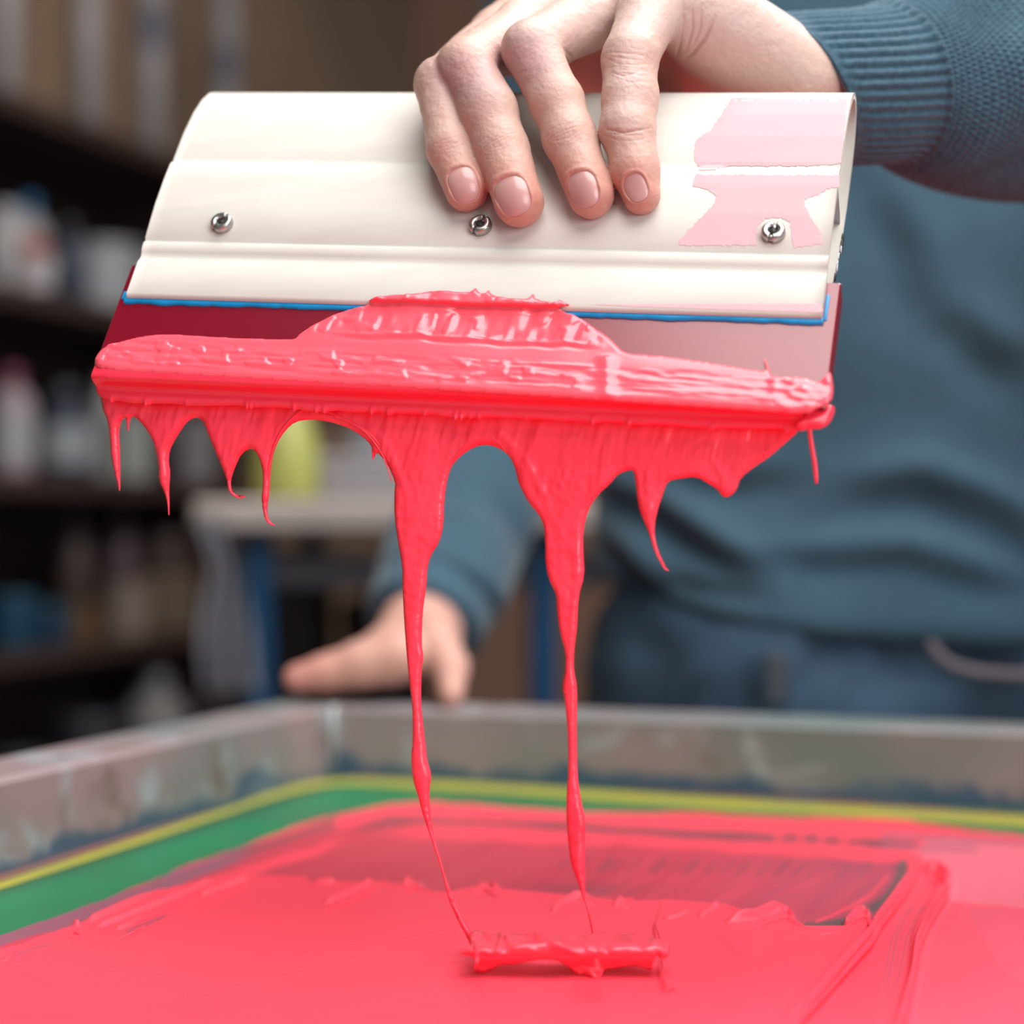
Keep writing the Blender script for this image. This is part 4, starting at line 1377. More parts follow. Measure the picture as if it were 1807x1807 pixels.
# fallen threads on the slab
for nm, pl, r_ in (('fallen_thread', [(1168, 1592), (1160, 1620), (1157, 1632), (1165, 1660), (1168, 1700), (1172, 1735), (1182, 1745), (1190, 1744)], 2.0),
                   ('fallen_thread', [(831, 1645), (838, 1668), (842, 1690), (838, 1712)], 2.6),
                   ('fallen_thread', [(1050, 1690), (1054, 1705), (1056, 1724)], 3.2)):
    a = spline(pl, 40)
    lift = np.sin(np.linspace(0, math.pi, 40)) * (.002 if r_ < 2.3 else .004)
    zb_ = ZM + .0034 + lift + (.006 if r_ > 2.3 else 0)
    q_ = Pz(a[:, 0], a[:, 1], zb_)
    w_ = np.interp(np.linspace(0, 1, 40), [0, .2, .8, 1], [.4, 1, 1, .5]) * r_ / F * .6
    mesh_obj(nm, *tube(q_, list(w_), 10), M['ink_wet_shaded'], hp)

# ------------------------------------------------------------------ person: signed distance fields meshed by surface nets


class Field:
    def __init__(s, lo, hi, h):
        s.lo = np.array(lo, float); s.h = h
        s.n = np.ceil((np.array(hi) - s.lo) / h).astype(int) + 1
        s.ax = [s.lo[i] + h * np.arange(s.n[i]) for i in range(3)]

    def new(s): return np.full(tuple(s.n), .05, np.float32)

    def sub(s, lo, hi):
        a = np.clip(np.floor((np.array(lo) - s.lo) / s.h).astype(int), 0, s.n)
        b_ = np.clip(np.ceil((np.array(hi) - s.lo) / s.h).astype(int) + 1, 0, s.n)
        return tuple(slice(a[i], b_[i]) for i in range(3))

    def grid(s, sl):
        return (s.ax[0][sl[0]][:, None, None], s.ax[1][sl[1]][None, :, None], s.ax[2][sl[2]][None, None, :])

    def put(s, A, sl, d, k):
        if d.size == 0: return
        a = A[sl]
        if k > 0:
            h = np.maximum(k - np.abs(a - d), 0) / k
            A[sl] = np.minimum(a, d) - h * h * k * .25
        else:
            A[sl] = np.minimum(a, d)

    def cap(s, A, a, b_, ra, rb, k=.004, scale=None):
        """tapered capsule; scale=(dir, f) flattens it by f along dir"""
        a, b_ = np.array(a, float), np.array(b_, float)
        m_ = max(ra, rb) * 1.3 + k + .004
        sl = s.sub(np.minimum(a, b_) - m_, np.maximum(a, b_) + m_)
        X, Y, Z = s.grid(sl)
        d = b_ - a; L2 = d @ d + 1e-12
        t = np.clip(((X - a[0]) * d[0] + (Y - a[1]) * d[1] + (Z - a[2]) * d[2]) / L2, 0, 1)
        rx, ry, rz = X - a[0] - t * d[0], Y - a[1] - t * d[1], Z - a[2] - t * d[2]
        q2 = rx * rx + ry * ry + rz * rz
        if scale is not None:
            n_, f_ = scale
            n_ = np.array(n_, float); n_ /= np.linalg.norm(n_)
            pr = rx * n_[0] + ry * n_[1] + rz * n_[2]
            q2 = q2 + pr * pr * (f_ * f_ - 1)
        D = (np.sqrt(q2) - (ra + (rb - ra) * t)).astype(np.float32)
        s.put(A, sl, D, k)

    def merge(s, A, B, k):
        h = np.maximum(k - np.abs(A - B), 0) / max(k, 1e-9)
        np.minimum(A, B, out=A)
        A -= (h * h * k * .25).astype(np.float32)

    def mesh(s, A):
        for ax_ in range(3):
            for e_ in (0, -1):
                sl = [slice(None)] * 3; sl[ax_] = e_
                A[tuple(sl)] = np.maximum(A[tuple(sl)], .002)
        ins_ = A < 0
        nx, ny, nz = A.shape
        c = [A[i:nx - 1 + i, j:ny - 1 + j, k:nz - 1 + k] for i in (0, 1) for j in (0, 1) for k in (0, 1)]
        cnt = np.zeros(c[0].shape, np.int8)
        for q_ in c: cnt += (q_ < 0)
        act = (cnt > 0) & (cnt < 8)
        ix = np.argwhere(act)
        vals = np.stack([q_[act] for q_ in c], 1)
        offs = np.array([(i, j, k) for i in (0, 1) for j in (0, 1) for k in (0, 1)], float)
        acc = np.zeros((len(ix), 3)); num = np.zeros(len(ix))
        for a in range(8):
            for b_ in range(a + 1, 8):
                if abs(offs[a] - offs[b_]).sum() != 1: continue
                va, vb = vals[:, a], vals[:, b_]
                m_ = (va < 0) != (vb < 0)
                t = np.where(m_, va / np.where(m_, va - vb, 1), 0)
                acc += np.where(m_[:, None], offs[a] + t[:, None] * (offs[b_] - offs[a]), 0)
                num += m_
        V = s.lo + s.h * (ix + acc / num[:, None])
        vid = -np.ones(act.shape, np.int64)
        vid[act] = np.arange(len(ix))
        Fs = []
        for ax_ in range(3):
            sa = [slice(None)] * 3; sb = [slice(None)] * 3
            sa[ax_] = slice(0, -1); sb[ax_] = slice(1, None)
            A0, A1 = ins_[tuple(sa)], ins_[tuple(sb)]
            e = np.argwhere(A0 != A1)
            o1, o2 = [i for i in range(3) if i != ax_]
            lim = np.array(act.shape)
            ok = (e[:, o1] > 0) & (e[:, o2] > 0) & (e[:, o1] < lim[o1]) & (e[:, o2] < lim[o2]) & (e[:, ax_] < lim[ax_])
            e = e[ok]
            flip = A0[tuple(e.T)]
            def g(d1, d2):
                f_ = e.copy(); f_[:, o1] -= d1; f_[:, o2] -= d2
                return vid[tuple(f_.T)]
            q4 = np.stack([g(1, 1), g(0, 1), g(0, 0), g(1, 0)], 1)
            if ax_ == 1: flip = ~flip
            q4 = np.where(flip[:, None], q4, q4[:, ::-1])
            Fs.append(q4)
        Fq = np.vstack(Fs)
        return V, Fq[(Fq >= 0).all(1)]


def normals(V, Fq):
    a = V[Fq[:, 2]] - V[Fq[:, 0]]; b_ = V[Fq[:, 3]] - V[Fq[:, 1]]
    n_ = np.cross(a, b_)
    N_ = np.zeros_like(V)
    for k in range(4): np.add.at(N_, Fq[:, k], n_)
    return N_ / (np.linalg.norm(N_, axis=1)[:, None] + 1e-12)


def relax(V, Fq, it, lam=.5):
    e = np.concatenate([Fq[:, [0, 1]], Fq[:, [1, 2]], Fq[:, [2, 3]], Fq[:, [3, 0]]])
    c_ = np.bincount(e[:, 0], minlength=len(V)).astype(float)
    for _ in range(it):
        s_ = np.stack([np.bincount(e[:, 0], weights=V[e[:, 1], k], minlength=len(V)) for k in range(3)], 1)
        V = V * (1 - lam) + lam * s_ / np.maximum(c_, 1)[:, None]
    return V


# ---- the hand on the squeegee. px, py and height over the squeegee's face
def H(px, py, n): return Pq(px, py, n)


MM = .62 / F      # metres per pixel near the hand
fingers = {
    'index': [(H(823, 336, .0078), 38), (H(796, 262, .0115), 41), (H(776, 148, .0150), 45), (P(880, 62, .672), 52), (P(985, -28, .690), 56)],
    'middle': [(H(916, 356, .0085), 44), (H(884, 258, .0130), 46), (H(862, 195, .0170), 50), (H(822, 118, .0200), 49), (P(925, 52, .655), 56), (P(1048, -38, .674), 58)],
    'ring': [(H(1043, 345, .0078), 40), (H(1005, 243, .0130), 45), (H(982, 180, .0165), 47), (H(937, 86, .0210), 50), (P(1030, 38, .640), 55), (P(1120, -32, .655), 58)],
    'pinky': [(H(1133, 345, .0065), 33), (H(1121, 300, .0095), 40), (H(1107, 228, .0140), 46), (H(1112, 175, .0165), 47), (H(1112, 102, .0200), 49), (P(1142, 32, .628), 54), (P(1178, -40, .640), 58)],
}
wrist = P(1400, 157, .672)
h = .00075
lo = P(690, 420, .60); lo = np.array([-.050, .555, ZC + .080]); hi = np.array([.135, .755, ZC + .228])
fd = Field(lo, hi, h)
fing = fd.new()
for nm, js in fingers.items():
    A_ = fd.new()
    for (a, ra), (b_, rb) in zip(js[:-1], js[1:]):
        fd.cap(A_, a, b_, ra * MM, rb * MM, .0025)
    # pads and knuckle bumps
    fd.merge(fing, A_, .0012)
palm = fd.new()
mcp = [js[-1][0] for js in fingers.values()]
for i, m0 in enumerate(mcp):
    cw = wrist + np.array([0, (.022, .008, -.006, -.014)[i], (.003, .004, .003, .0)[i]])
    fd.cap(palm, m0, cw, .0105, .0145, .010)
for a, b_ in zip(mcp[:-1], mcp[1:]): fd.cap(palm, a, b_, .009, .009, .008)
# webs between the proximal phalanges
fd.cap(palm, P(985, 62, .662), P(1050, 0, .665), .0075, .010, .006)
fd.cap(palm, P(900, 100, .668), P(985, 10, .672), .0070, .010, .006)
fd.cap(palm, P(1100, 18, .652), P(1150, 0, .645), .0075, .010, .006)
# heel of the hand and forearm
fd.cap(palm, P(1205, 20, .640), P(1305, 104, .658), .0120, .0155, .010)
fd.cap(palm, P(1300, 150, .700), P(1390, 150, .690), .0170, .0170, .010)
fd.cap(palm, P(1285, 92, .672), wrist, .0185, .0180, .008)
fd.cap(palm, wrist, P(1520, 162, .686), .0178, .0170, .006)
fd.cap(palm, wrist + np.array([0, .010, -.002]), P(1520, 160, .694), .0165, .0160, .006)
fd.cap(palm, P(1060, 60, .688), P(1200, 140, .700), .0130, .0150, .010)
fd.cap(palm, P(960, 60, .700), P(1080, 100, .705), .0090, .0120, .010)
fd.cap(palm, P(985, 95, .695), P(1130, 130, .700), .0120, .0140, .010)
# thumb behind the handle
fd.cap(palm, P(1330, 150, .705), Pq(1210, 190, -.046), .0150, .0120, .010)
th_ = fd.new()
fd.cap(th_, Pq(1215, 185, -.046), Pq(1110, 240, -.040), .0115, .0105, .004)
fd.cap(th_, Pq(1110, 240, -.040), Pq(1035, 300, -.0355), .0100, .0085, .004)
fd.merge(palm, th_, .004)
fd.merge(palm, fing, .0055)
HV, HF = fd.mesh(palm)
HV = relax(HV, HF, 2)
print('hand', len(HV))

# refine once (each quad into four) for creases, then displace along the normal
def subdivide(V, Fq):
    e = np.concatenate([Fq[:, [0, 1]], Fq[:, [1, 2]], Fq[:, [2, 3]], Fq[:, [3, 0]]])
    es = np.sort(e, 1)
    key = es[:, 0].astype(np.int64) * len(V) + es[:, 1]
    uq, inv = np.unique(key, return_inverse=True)
    ea, eb = uq // len(V), uq % len(V)
    em = (V[ea] + V[eb]) / 2
    fm_ = V[Fq].mean(1)
    n0, n1 = len(V), len(V) + len(uq)
    nf = len(Fq)
    E_ = inv.reshape(4, nf) + n0
    fi = np.arange(nf) + n1
    out = np.vstack([np.column_stack([Fq[:, k], E_[k], fi, E_[(k - 1) % 4]]) for k in range(4)])
    return np.vstack([V, em, fm_]), out


HV, HF = subdivide(HV, HF)
HV = relax(HV, HF, 2, .5)
HN = normals(HV, HF)
hx, hy = topx(HV)
disp = np.zeros(len(HV))
red = np.zeros(len(HV))
toc = CAMP - HV; toc /= np.linalg.norm(toc, axis=1)[:, None]
facing = np.clip((HN * toc).sum(1), 0, 1)
isf = (hy < 420)
# joint creases: (finger centre px, axis direction px, half width, rows of folds)
creases = [  # cx, cy, axis angle from vertical (deg), spacing px, rows, width, depth
    (884, 250, 24, 6.0, 7, 44, 1.0), (1000, 236, 22, 6.5, 6, 42, .9), (795, 250, 18, 6.0, 6, 38, .7), (1106, 238, -2, 10.0, 2, 46, 1.5),
    (1106, 104, -6, 10.0, 5, 40, 1.1), (1116, 132, -8, 12, 3, 44, 1.0), (820, 118, 30, 7, 4, 40, .4), (932, 84, 30, 7, 4, 40, .4)]
for cx_, cy_, an, sp, rows_, hw, dep in creases:
    a_ = math.radians(an)
    ax_ = np.array([math.sin(a_), math.cos(a_)]); pr_ = np.array([math.cos(a_), -math.sin(a_)])
    along = (hx - cx_) * ax_[0] + (hy - cy_) * ax_[1]
    across = (hx - cx_) * pr_[0] + (hy - cy_) * pr_[1]
    bend = along + .006 * across ** 2 * np.sign(along + 1e-6) * .6 + 2.2 * vnoise(across * .06, along * .12, seed=int(cx_))
    env = np.exp(-(along / (sp * rows_ * .5)) ** 2) * np.exp(-(across / hw) ** 4)
    ph = bend / sp
    groove = (1 - np.abs(np.sin(ph * math.pi))) ** 2
    disp -= env * groove * .00033 * dep * facing * (.6 + .4 * vnoise(across * .05, ph, seed=3))
    red += env * .5 * np.exp(-(along / 22) ** 2)
# long skin creases near the wrist side of the little finger
for pth, w_, d_ in (([(1205, -5), (1208, 40), (1198, 85), (1188, 110)], 2.4, .0008), ([(1262, 30), (1245, 68), (1222, 95), (1200, 110)], 2.8, .0012), ([(1222, 10), (1222, 50), (1210, 90)], 2.2, .0006),
                    ([(1238, 8), (1236, 50), (1222, 82)], 2.2, .0006), ([(990, 82), (1005, 96), (1020, 116)], 2.4, .0010), ([(868, 112), (888, 128), (905, 140)], 2.4, .0010),
                    ([(1068, 228), (1100, 234), (1150, 226)], 1.8, .0007), ([(1078, 128), (1100, 134), (1130, 126)], 1.6, .0004)):
    dd, tt, _ = segdist(hx, hy, pth)
    disp -= d_ * np.exp(-(dd / w_) ** 2) * facing * np.sin(np.clip(tt, .02, .98) * math.pi) ** .5
# overall fine skin relief
disp += (.00007 * vnoise(HV[:, 0] * 900, HV[:, 1] * 900, HV[:, 2] * 900, seed=91) + .00010 * vnoise(HV[:, 0] * 380, HV[:, 1] * 380, HV[:, 2] * 380, seed=92)
         + .00028 * vnoise(HV[:, 0] * 110, HV[:, 1] * 110, HV[:, 2] * 110, seed=93))

nails = [  # centre px, half width px, half length px, angle, which finger
    (818, 326, 26, 33, 17, 'index'), (905, 345, 30, 36, 20, 'middle'), (1029, 334, 27, 33, 16, 'ring'), (1122, 331, 20, 26, 20, 'pinky')]
for nx_, ny_, hw, hl, an, nm in nails:
    a_ = math.radians(an)
    al = (hx - nx_) * math.sin(a_) + (hy - ny_) * math.cos(a_)
    ac = (hx - nx_) * math.cos(a_) - (hy - ny_) * math.sin(a_)
    rho = (np.abs(ac / hw) ** 2.6 + np.abs(al / hl) ** 2.6) ** (1 / 2.6)
    m_ = facing > .25
    disp -= m_ * .00075 * sstep(1.06, .94, rho)
    disp += m_ * .00028 * np.exp(-((rho - 1.16) / .11) ** 2) * sstep(hl * .9, 0, al)
    red += .5 * np.exp(-((rho - 1.2) / .5) ** 2) * m_
HV = HV + HN * disp[:, None]
# skin colour: paler back of hand, redder knuckles, tips and fold sides
sk = lin((200, 166, 153)); skr = lin((194, 130, 116)); skp = lin((208, 184, 176)); skv = lin((170, 138, 142))
tip = sstep(230, 330, hy) * .55
kn = sum(np.exp(-((hx - a) ** 2 + (hy - b_) ** 2) / (2 * s_ * s_)) for a, b_, s_ in ((790, 130, 30), (835, 140, 32), (915, 95, 30), (930, 115, 30)))
r_ = np.clip(tip + .35 * red + .30 * kn + .16 * vnoise(HV[:, 0] * 130, HV[:, 1] * 130, HV[:, 2] * 130, seed=95), 0, 1)[:, None]
p_ = (sstep(120, 20, hy) * .55 * (hx > 900))[:, None]
hc = sk * (1 - r_) + skr * r_
hc = hc * (1 - p_) + skp * p_
v_ = np.clip(.5 * kn, 0, .5)[:, None]
hc = hc * (1 - v_) + skv * v_
# paler skin at the bend of the little finger
g = np.exp(-(((hx - 1105) / 34) ** 2 + ((hy - 150) / 75) ** 2))[:, None] * .6
hc = hc * (1 - g) + lin((210, 184, 178)) * g

# ---- the other hand, resting on the far corner of the frame
f2 = Field((-.145, .92, ZC - .125), (-.005, 1.20, ZC - .03), .0022)
A2 = f2.new()
k = 1.05 / F


def R2(px_, py_, d): return P(px_, py_, d)


f2.cap(A2, R2(745, 1130, 1.075), R2(688, 1158, 1.062), .0215, .0180, .01)
f2.cap(A2, R2(738, 1112, 1.09), R2(790, 1075, 1.13), .0225, .0225, .012)
for dpt, ln, rr in ((1.045, 0, 1.0), (1.066, 16, 1.0), (1.087, 26, .95), (1.105, 44, .88)):
    B2 = f2.new()
    f2.cap(B2, R2(705, 1158, dpt), R2(640, 1172, dpt), .0150 * rr, .0128 * rr, .004)
    f2.cap(B2, R2(640, 1172, dpt), R2(575 + ln, 1187, dpt), .0128 * rr, .0098 * rr, .004)
    f2.cap(B2, R2(575 + ln, 1187, dpt), R2(524 + ln, 1197, dpt), .0096 * rr, .0078 * rr, .004)
    f2.merge(A2, B2, .003)
B2 = f2.new()
f2.cap(B2, R2(765, 1125, 1.055), R2(795, 1178, 1.035), .0130, .0100, .005)
f2.cap(B2, R2(795, 1178, 1.035), R2(797, 1226, 1.022), .0092, .0072, .005)
f2.merge(A2, B2, .005)
V2, F2 = f2.mesh(A2)
V2 = relax(V2, F2, 3)
c2 = np.tile(lin((205, 158, 144)), (len(V2), 1))
x2, y2 = topx(V2)
g = sstep(640, 520, x2)[:, None] * .6
c2 = c2 * (1 - g) + lin((204, 132, 122)) * g

# ---- the rest of the body, inside the clothes
TX, TY = .240, 1.235          # trunk axis
SHL = np.array([TX - .185, TY + .01, ZC + .395]); SHR = np.array([TX + .185, TY + .01, ZC + .395])
ELa = np.array([.018, 1.300, ZC + .120]); WRa = P(748, 1098, 1.105)
ELb = np.array([.405, .890, ZC + .110])
f3 = Field((-.12, .60, .0), (.60, 1.48, ZC + .55), .010)
B3 = f3.new()
f3.cap(B3, (TX, TY, ZC - .06), (TX, TY, ZC + .34), .115, .125, .05, ((0, 1, 0), 1.35))
f3.cap(B3, (TX - .04, TY, ZC - .10), (TX + .04, TY, ZC - .10), .11, .11, .04)
f3.cap(B3, SHL, SHR, .05, .05, .05)
f3.cap(B3, (TX, TY, ZC + .36), (TX, TY, ZC + .49), .055, .052, .03)
for a, b_, ra, rb in ((SHL, ELa, .045, .038), (ELa, WRa, .036, .024), (SHR, ELb, .045, .034), (ELb, P(1830, 118, .728), .032, .027), (P(1830, 118, .728), P(1560, 150, .70), .027, .019)):
    f3.cap(B3, a, b_, ra, rb, .02)
for sx_ in (-1, 1):
    f3.cap(B3, (TX + sx_ * .09, TY + .01, ZC - .14), (TX + sx_ * .10, TY + .02, .50), .075, .052, .03)
    f3.cap(B3, (TX + sx_ * .10, TY + .02, .50), (TX + sx_ * .10, TY + .04, .09), .050, .036, .02)
V3, F3 = f3.mesh(B3)
V3 = relax(V3, F3, 2)
c3 = np.tile(lin((205, 165, 150)), (len(V3), 1))
person = empty('person', (TX, TY, 0), 'person in a teal knitted sweater and dark jeans leaning over the screen, lifting the squeegee', 'person')
M['skin'] = vcol_mat('skin', rough=.46, bump=.35, bscale=900, sss=.14, sscale=.003, spec=.42)
BVs = np.vstack([HV, V2, V3]); BF = np.vstack([HF, F2 + len(HV), F3 + len(HV) + len(V2)]); BC = np.vstack([hc, c2, c3])
body = mesh_obj('body', BVs, BF, M['skin'], person, col=BC)

# nails
M['nail'] = mat('fingernail', (206, 160, 154), rough=.26, color2=(196, 146, 142), scale=90, coat=.2, sss=.15)
from mathutils.bvhtree import BVHTree
bvh = BVHTree.FromPolygons([Vector(v) for v in HV.tolist()], HF.tolist())
for nx_, ny_, hw, hl, an, nm in nails:
    a_ = math.radians(an)
    nu_, nw_ = 25, 29
    G = []
    for i in range(nw_):
        for j in range(nu_):
            # square grid mapped to a superellipse
            u = j / (nu_ - 1) * 2 - 1; w = i / (nw_ - 1) * 2 - 1
            m_ = max(abs(u), abs(w)); rr = (abs(u) ** 2.6 + abs(w) ** 2.6) ** (1 / 2.6) + 1e-9
            u2, w2 = u * m_ / rr, w * m_ / rr
            x = nx_ + u2 * hw * math.cos(a_) + w2 * hl * math.sin(a_)
            y = ny_ - u2 * hw * math.sin(a_) + w2 * hl * math.cos(a_)
            G.append((x, y, m_))
    hit = []
    for x, y, m_ in G:
        r = ray(x, y)
        loc, nrm, _, _ = bvh.ray_cast(Vector(CAMP), Vector(r).normalized())
        hit.append(np.array(loc) if loc is not None else None)
    ok = [h_ for h_ in hit if h_ is not None]
    # smooth the plate: fit a quadratic depth over the nail
    gx = np.array([((g_[0] - nx_) / hw, (g_[1] - ny_) / hl) for g_ in G])
    dep_ = np.array([h_[1] if h_ is not None else np.nan for h_ in hit])
    msk = ~np.isnan(dep_) & (np.abs(dep_ - np.nanmedian(dep_)) < .006)
    Bq = np.column_stack([np.ones(len(gx)), gx, gx[:, 0] ** 2, gx[:, 1] ** 2, gx[:, 0] * gx[:, 1]])
    cf, *_ = np.linalg.lstsq(Bq[msk], dep_[msk], rcond=None)
    dfit = Bq @ cf - .00045 + .0003 * np.array([g_[2] ** 6 for g_ in G])
    topv = np.array([P(g_[0], g_[1], d_) for g_, d_ in zip(G, dfit)])
    botv = topv + np.array([0, .0006, 0])
    ft = gridfaces(nw_, nu_)
    rim_ = list(range(nu_)) + [i * nu_ + nu_ - 1 for i in range(1, nw_)] + list(range(nw_ * nu_ - 2, (nw_ - 1) * nu_ - 1, -1)) + [i * nu_ for i in range(nw_ - 2, 0, -1)]
    n_ = len(topv)
    sd = np.array([(a, rim_[(i + 1) % len(rim_)], rim_[(i + 1) % len(rim_)] + n_, a + n_) for i, a in enumerate(rim_)])
    mesh_obj('fingernail', np.vstack([topv, botv]), np.vstack([ft, ft[:, ::-1] + n_, sd]), M['nail'], person)

# ---- sweater
SW = (74, 112, 132)
m, nt, b = new_mat('teal_knit')
N = nt.nodes
tc = N.new('ShaderNodeTexCoord')
cc = mixc(ramp(noise(500, 2), .35, .65), C4((54, 82, 98)), C4((68, 98, 114)))
nt.links.new(cc, b.inputs['Base Color'])
b.inputs['Roughness'].default_value = .85
b.inputs['Sheen Weight'].default_value = .25
b.inputs['Specular IOR Level'].default_value = .15
wv = N.new('ShaderNodeTexVoronoi'); wv.inputs['Scale'].default_value = 520
nt.links.new(tc.outputs['Object'], wv.inputs['Vector'])
bp = N.new('ShaderNodeBump'); bp.inputs['Strength'].default_value = .35; bp.inputs['Distance'].default_value = .0008
nt.links.new(wv.outputs['Distance'], bp.inputs['Height'])
nt.links.new(bp.outputs[0], b.inputs['Normal'])
M['knit'] = m

f4 = Field((-.15, .76, ZC - .20), (.62, 1.46, ZC + .52), .0055)
S4 = f4.new()
f4.cap(S4, (TX, TY, ZC - .01), (TX, TY, ZC + .32), .186, .182, .05, ((0, 1, 0), 1.36))
f4.cap(S4, (TX - .05, TY, ZC - .07), (TX + .05, TY, ZC - .07), .125, .125, .05)
f4.cap(S4, SHL, SHR, .070, .070, .06)
f4.cap(S4, SHL, ELa, .066, .058, .03)
f4.cap(S4, ELa, WRa + (ELa - WRa) * .12, .056, .038, .02)
f4.cap(S4, SHR, ELb, .066, .058, .03)
f4.cap(S4, ELb, P(1860, 116, .738), .055, .047, .02)
X4, Y4, Z4 = f4.ax[0][:, None, None], f4.ax[1][None, :, None], f4.ax[2][None, None, :]
# hem: cut the trunk off, a little higher at the sides
hemz = ZC - .076 + .030 * np.clip(np.abs(X4 - TX - .02) / .19, 0, 1) ** 2
trunk = (X4 > TX - .215)
cut = (hemz - Z4)
mask = np.broadcast_to(trunk & (Y4 > 1.05), S4.shape)
S4 = np.where(mask, np.maximum(S4, cut), S4).astype(np.float32)
V4, F4 = f4.mesh(S4)
V4 = relax(V4, F4, 3)
N4 = normals(V4, F4)
x4, y4 = topx(V4)
d4 = .004 * vnoise(V4[:, 0] * 9 + V4[:, 2] * 5, V4[:, 1] * 9, V4[:, 2] * 14, seed=101) + .0025 * vnoise(V4[:, 0] * 22, V4[:, 1] * 20, V4[:, 2] * 30, seed=102)
hemw = np.exp(-((V4[:, 2] - (ZC - .045)) / .012) ** 2) * (V4[:, 0] > .03)
d4 -= .004 * hemw
# folds: dark diagonal creases fanning out from the elbow side and belly
for pth, w_, dp_ in (([(1055, 880), (1150, 915), (1250, 985), (1330, 1030)], 26, .020), ([(1500, 900), (1620, 880), (1730, 920), (1850, 1000)], 34, .018), ([(1180, 1030), (1260, 1045), (1330, 1060)], 18, .010),
                     ([(1100, 800), (1200, 850), (1300, 870), (1420, 860)], 30, .008), ([(1640, 560), (1720, 640), (1807, 690)], 40, .010), ([(1330, 1000), (1450, 1005), (1600, 1000), (1800, 1060)], 26, .010),
                     ([(1060, 960), (1100, 1010), (1150, 1060)], 22, .014), ([(1520, 350), (1580, 450), (1600, 600)], 40, .008),
                     ([(770, 1000), (830, 1040), (880, 1100)], 14, .008), ([(860, 860), (900, 920), (915, 1000)], 20, .006)):
    dd, tt, sg = segdist(x4, y4, pth)
    fr = sstep(0, -.3, (N4[:, 1]))
    d4 += fr * np.sin(np.clip(tt, 0.02, .98) * math.pi) ** .6 * dp_ * (-.7 * np.exp(-(dd / w_) ** 2) + .5 * np.exp(-((dd - w_ * 1.6) / (w_ * .9)) ** 2) * (sg < 0))
V4 = V4 + N4 * d4[:, None]
V4 = relax(V4, F4, 1)
sweater = mesh_obj('sweater', V4, F4, M['knit'], person)

# near sleeve: a knitted tube with ribbed cuff
cl = [P(1412, 160, .671), P(1500, 156, .679), P(1575, 150, .688), P(1640, 152, .697), P(1720, 142, .708), P(1830, 120, .728), P(1960, 80, .765)]
rad = [.0258, .0266, .0280, .0350, .0402, .0460, .0520]
nl_, na_ = 560, 720
cs_ = spline(cl, nl_)
seglen = np.concatenate([[0], np.cumsum(np.linalg.norm(np.diff(cs_, axis=0), axis=1))])
rs_ = spline(np.column_stack([rad, rad, rad]), nl_)[:, 0]
thv = np.linspace(0, 2 * math.pi, na_, endpoint=False)
tg = np.gradient(cs_, axis=0); tg /= np.linalg.norm(tg, axis=1)[:, None]
upv = np.array([0, 0, 1.0])
sd_ = np.cross(tg, upv); sd_ /= np.linalg.norm(sd_, axis=1)[:, None]
up2 = np.cross(sd_, tg)
TT, SS = np.meshgrid(thv, seglen)
cufflen = seglen[int(nl_ * 2 / 6)]
cw = sstep(cufflen + .001, cufflen - .001, SS)
ribs = (.5 + .5 * np.cos(TT * 44)) ** .7
dr = cw * (ribs * .0011 - .0003) * sstep(0, .007, SS)
w_th = np.round(2 * math.pi * .04 / .0025)
row = SS / .0023
kn_ = np.abs(np.sin(TT * w_th / 2 + (np.floor(row) % 2) * math.pi / 2)) * (.35 + .65 * np.abs(np.sin(row * math.pi)))
fa = 1 - cw
dr = dr + fa * (.0011 * kn_ - .0003)
# seam step and soft folds
dr = dr + .0012 * np.exp(-((SS - cufflen) / .0012) ** 2)
dr = dr + fa * sstep(cufflen, cufflen + .02, SS) * (.0040 * vnoise(np.cos(TT) * 1.6 - SS * 22, SS * 26, np.sin(TT) * 1.6, seed=111) + .0030 * np.sin(TT * 3 - SS * 70 + 1.0))
RRr = rs_[:, None] + dr
off = np.where(SS < .02, 1, np.exp(-(SS - .02) / .02)) * (-.0125)
sinT = np.sin(TT)
Vs_ = cs_[:, None, :] + (RRr * np.cos(TT))[..., None] * sd_[:, None, :] * 1.02 + (RRr * np.sin(TT))[..., None] * up2[:, None, :] + (off * sinT)[..., None] * tg[:, None, :]
Vo = Vs_.reshape(-1, 3)
i_, j_ = np.meshgrid(np.arange(nl_ - 1), np.arange(na_), indexing='ij')
a = (i_ * na_ + j_).ravel(); c_ = (i_ * na_ + (j_ + 1) % na_).ravel()
Fo = np.column_stack([a, c_, c_ + na_, a + na_])
# inner lining of the cuff
ni = 60
Vi = (cs_[:ni, None, :] + ((rs_[:ni, None] - .0022) * np.cos(TT[:ni]))[..., None] * sd_[:ni, None, :] + ((rs_[:ni, None] - .0022) * np.sin(TT[:ni]))[..., None] * up2[:ni, None, :]
      + (off[:ni] * sinT[:ni])[..., None] * tg[:ni, None, :]).reshape(-1, 3)
n0 = len(Vo)
i_, j_ = np.meshgrid(np.arange(ni - 1), np.arange(na_), indexing='ij')
a = (i_ * na_ + j_).ravel() + n0; c_ = (i_ * na_ + (j_ + 1) % na_).ravel() + n0
Fi = np.column_stack([a, a + na_, c_ + na_, c_])
j1 = np.arange(na_); j2 = (j1 + 1) % na_
Fr = np.column_stack([j1, j1 + n0, j2 + n0, j2])
m2 = M['knit'].copy(); m2.name = 'teal_knit_sleeve'
for nd_ in m2.node_tree.nodes:
    if nd_.type == 'BUMP': nd_.inputs['Strength'].default_value = .15
Vall = np.vstack([Vo, Vi]); Fall = np.vstack([Fo, Fi, Fr])
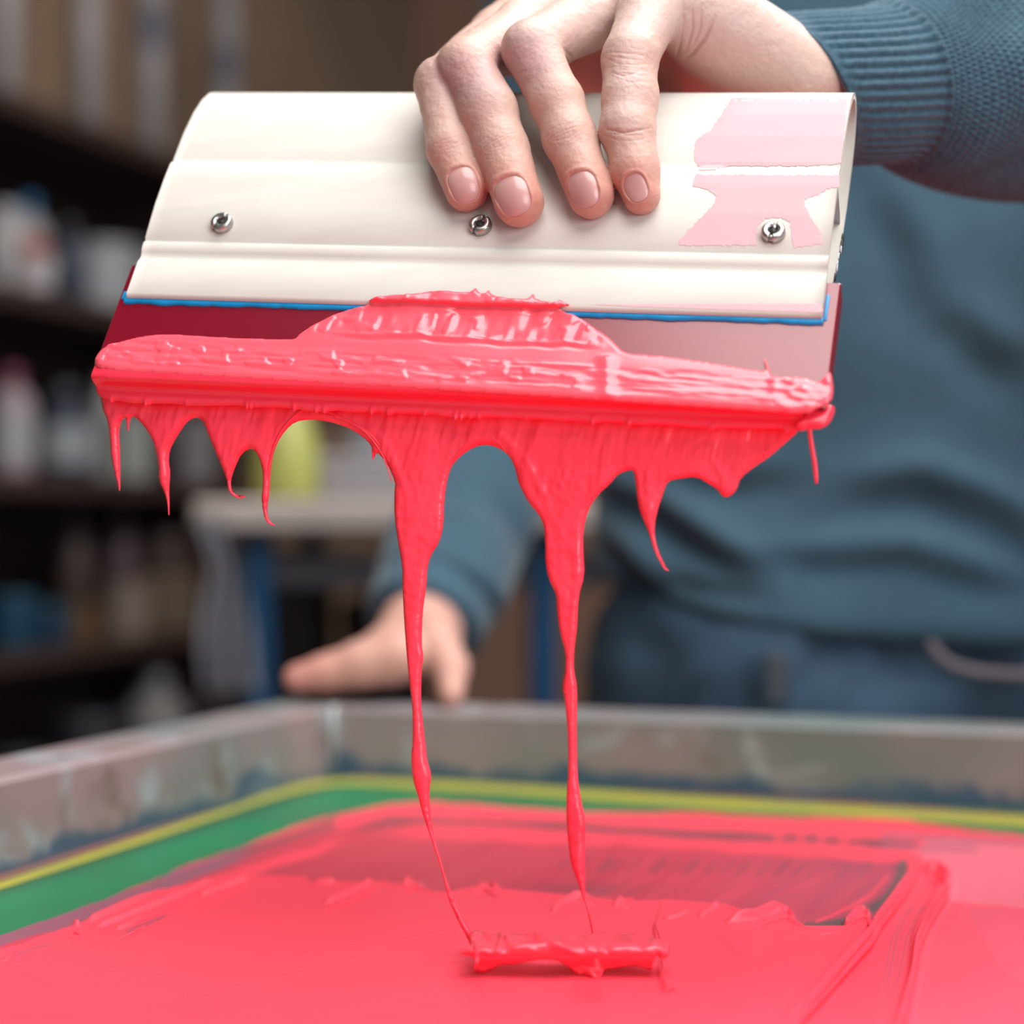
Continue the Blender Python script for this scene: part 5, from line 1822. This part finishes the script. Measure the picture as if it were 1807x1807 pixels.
# cuff and sleeve as two parts that meet at the seam
kseam = int(np.searchsorted(seglen, cufflen))
fi_row = Fall.min(1) // na_
iscuff = (Fall.max(1) >= n0) | (fi_row < kseam)
for nm_, msk_ in (('cuff', iscuff), ('sleeve', ~iscuff)):
    ff = Fall[msk_]; us_ = np.unique(ff)
    mp_ = -np.ones(len(Vall), int); mp_[us_] = np.arange(len(us_))
    o = mesh_obj(nm_, Vall[us_], mp_[ff], m2, sweater)
    if nm_ == 'cuff': o['label'] = 'ribbed teal cuff'
# far cuff
ax_ = (ELa - WRa); ax_ /= np.linalg.norm(ax_)
c0 = WRa - ax_ * .004
pts_ = [c0 + ax_ * t for t in np.linspace(0, .06, 20)]
o = mesh_obj('cuff', *tube(pts_, [.0335, .0350, .0352] + [.0355] * 12 + [.037, .039, .041, .0415, .0415], 48), M['knit'], sweater)

# ---- jeans, shoes
m, nt, b = new_mat('dark_denim')
N = nt.nodes
tc = N.new('ShaderNodeTexCoord')
cc = mixc(ramp(noise(18, 4), .35, .68), C4((20, 34, 50)), C4((58, 86, 108)))
nt.links.new(cc, b.inputs['Base Color'])
b.inputs['Roughness'].default_value = .9
M['denim'] = m
f5 = Field((TX - .24, TY - .20, .06), (TX + .26, TY + .20, ZC - .03), .008)
J5 = f5.new()
f5.cap(J5, (TX - .055, TY, ZC - .14), (TX + .055, TY, ZC - .14), .135, .135, .04)
f5.cap(J5, (TX - .06, TY, ZC - .07), (TX + .06, TY, ZC - .07), .118, .118, .04)
for sx_ in (-1, 1):
    f5.cap(J5, (TX + sx_ * .085, TY + .01, ZC - .18), (TX + sx_ * .10, TY + .02, .50), .105, .078, .03)
    f5.cap(J5, (TX + sx_ * .10, TY + .02, .50), (TX + sx_ * .10, TY + .03, .10), .078, .066, .02)
V5, F5 = f5.mesh(J5)
V5 = relax(V5, F5, 2)
N5 = normals(V5, F5)
V5 = V5 + N5 * (.006 * vnoise(V5[:, 0] * 14, V5[:, 1] * 12, V5[:, 2] * 26, seed=121) + .003 * vnoise(V5[:, 0] * 34, V5[:, 1] * 30, V5[:, 2] * 50, seed=122))[:, None]
jeans = mesh_obj('jeans', V5, F5, M['denim'], person)
mesh_obj('belt_loop', *box(at(1345, 1.098), at(1388, 1.098), 1.088, 1.094, ZC - .108, ZC - .078, .002), cmat((86, 92, 104), .9), jeans, False)
a = spline([(1640, 1135), (1660, 1160), (1690, 1178), (1740, 1188), (1820, 1192), (1880, 1180)], 30)
mesh_obj('drawstring', *tube([P(x, y, 1.075) for x, y in a], .0032, 10), cmat((150, 134, 142), .8), jeans)['label'] = 'pale mauve cord hanging in a loop below the hem'
for sx_ in (-1, 1):
    x0 = TX + sx_ * .10
    V_, F_ = lathe([(.046, 0), (.05, .01), (.05, .03), (.046, .055), (.04, .08), (.036, .11)], 24, 0, 0, 0)
    V_[:, 1] = V_[:, 1] * np.where(V_[:, 1] < 0, 3.4 - V_[:, 2] * 20, 1.2)
    V_ = V_ + np.array([x0, TY + .03, 0])
    mesh_obj('shoe', V_, F_, cmat((40, 38, 42), .6), person)
print('done')
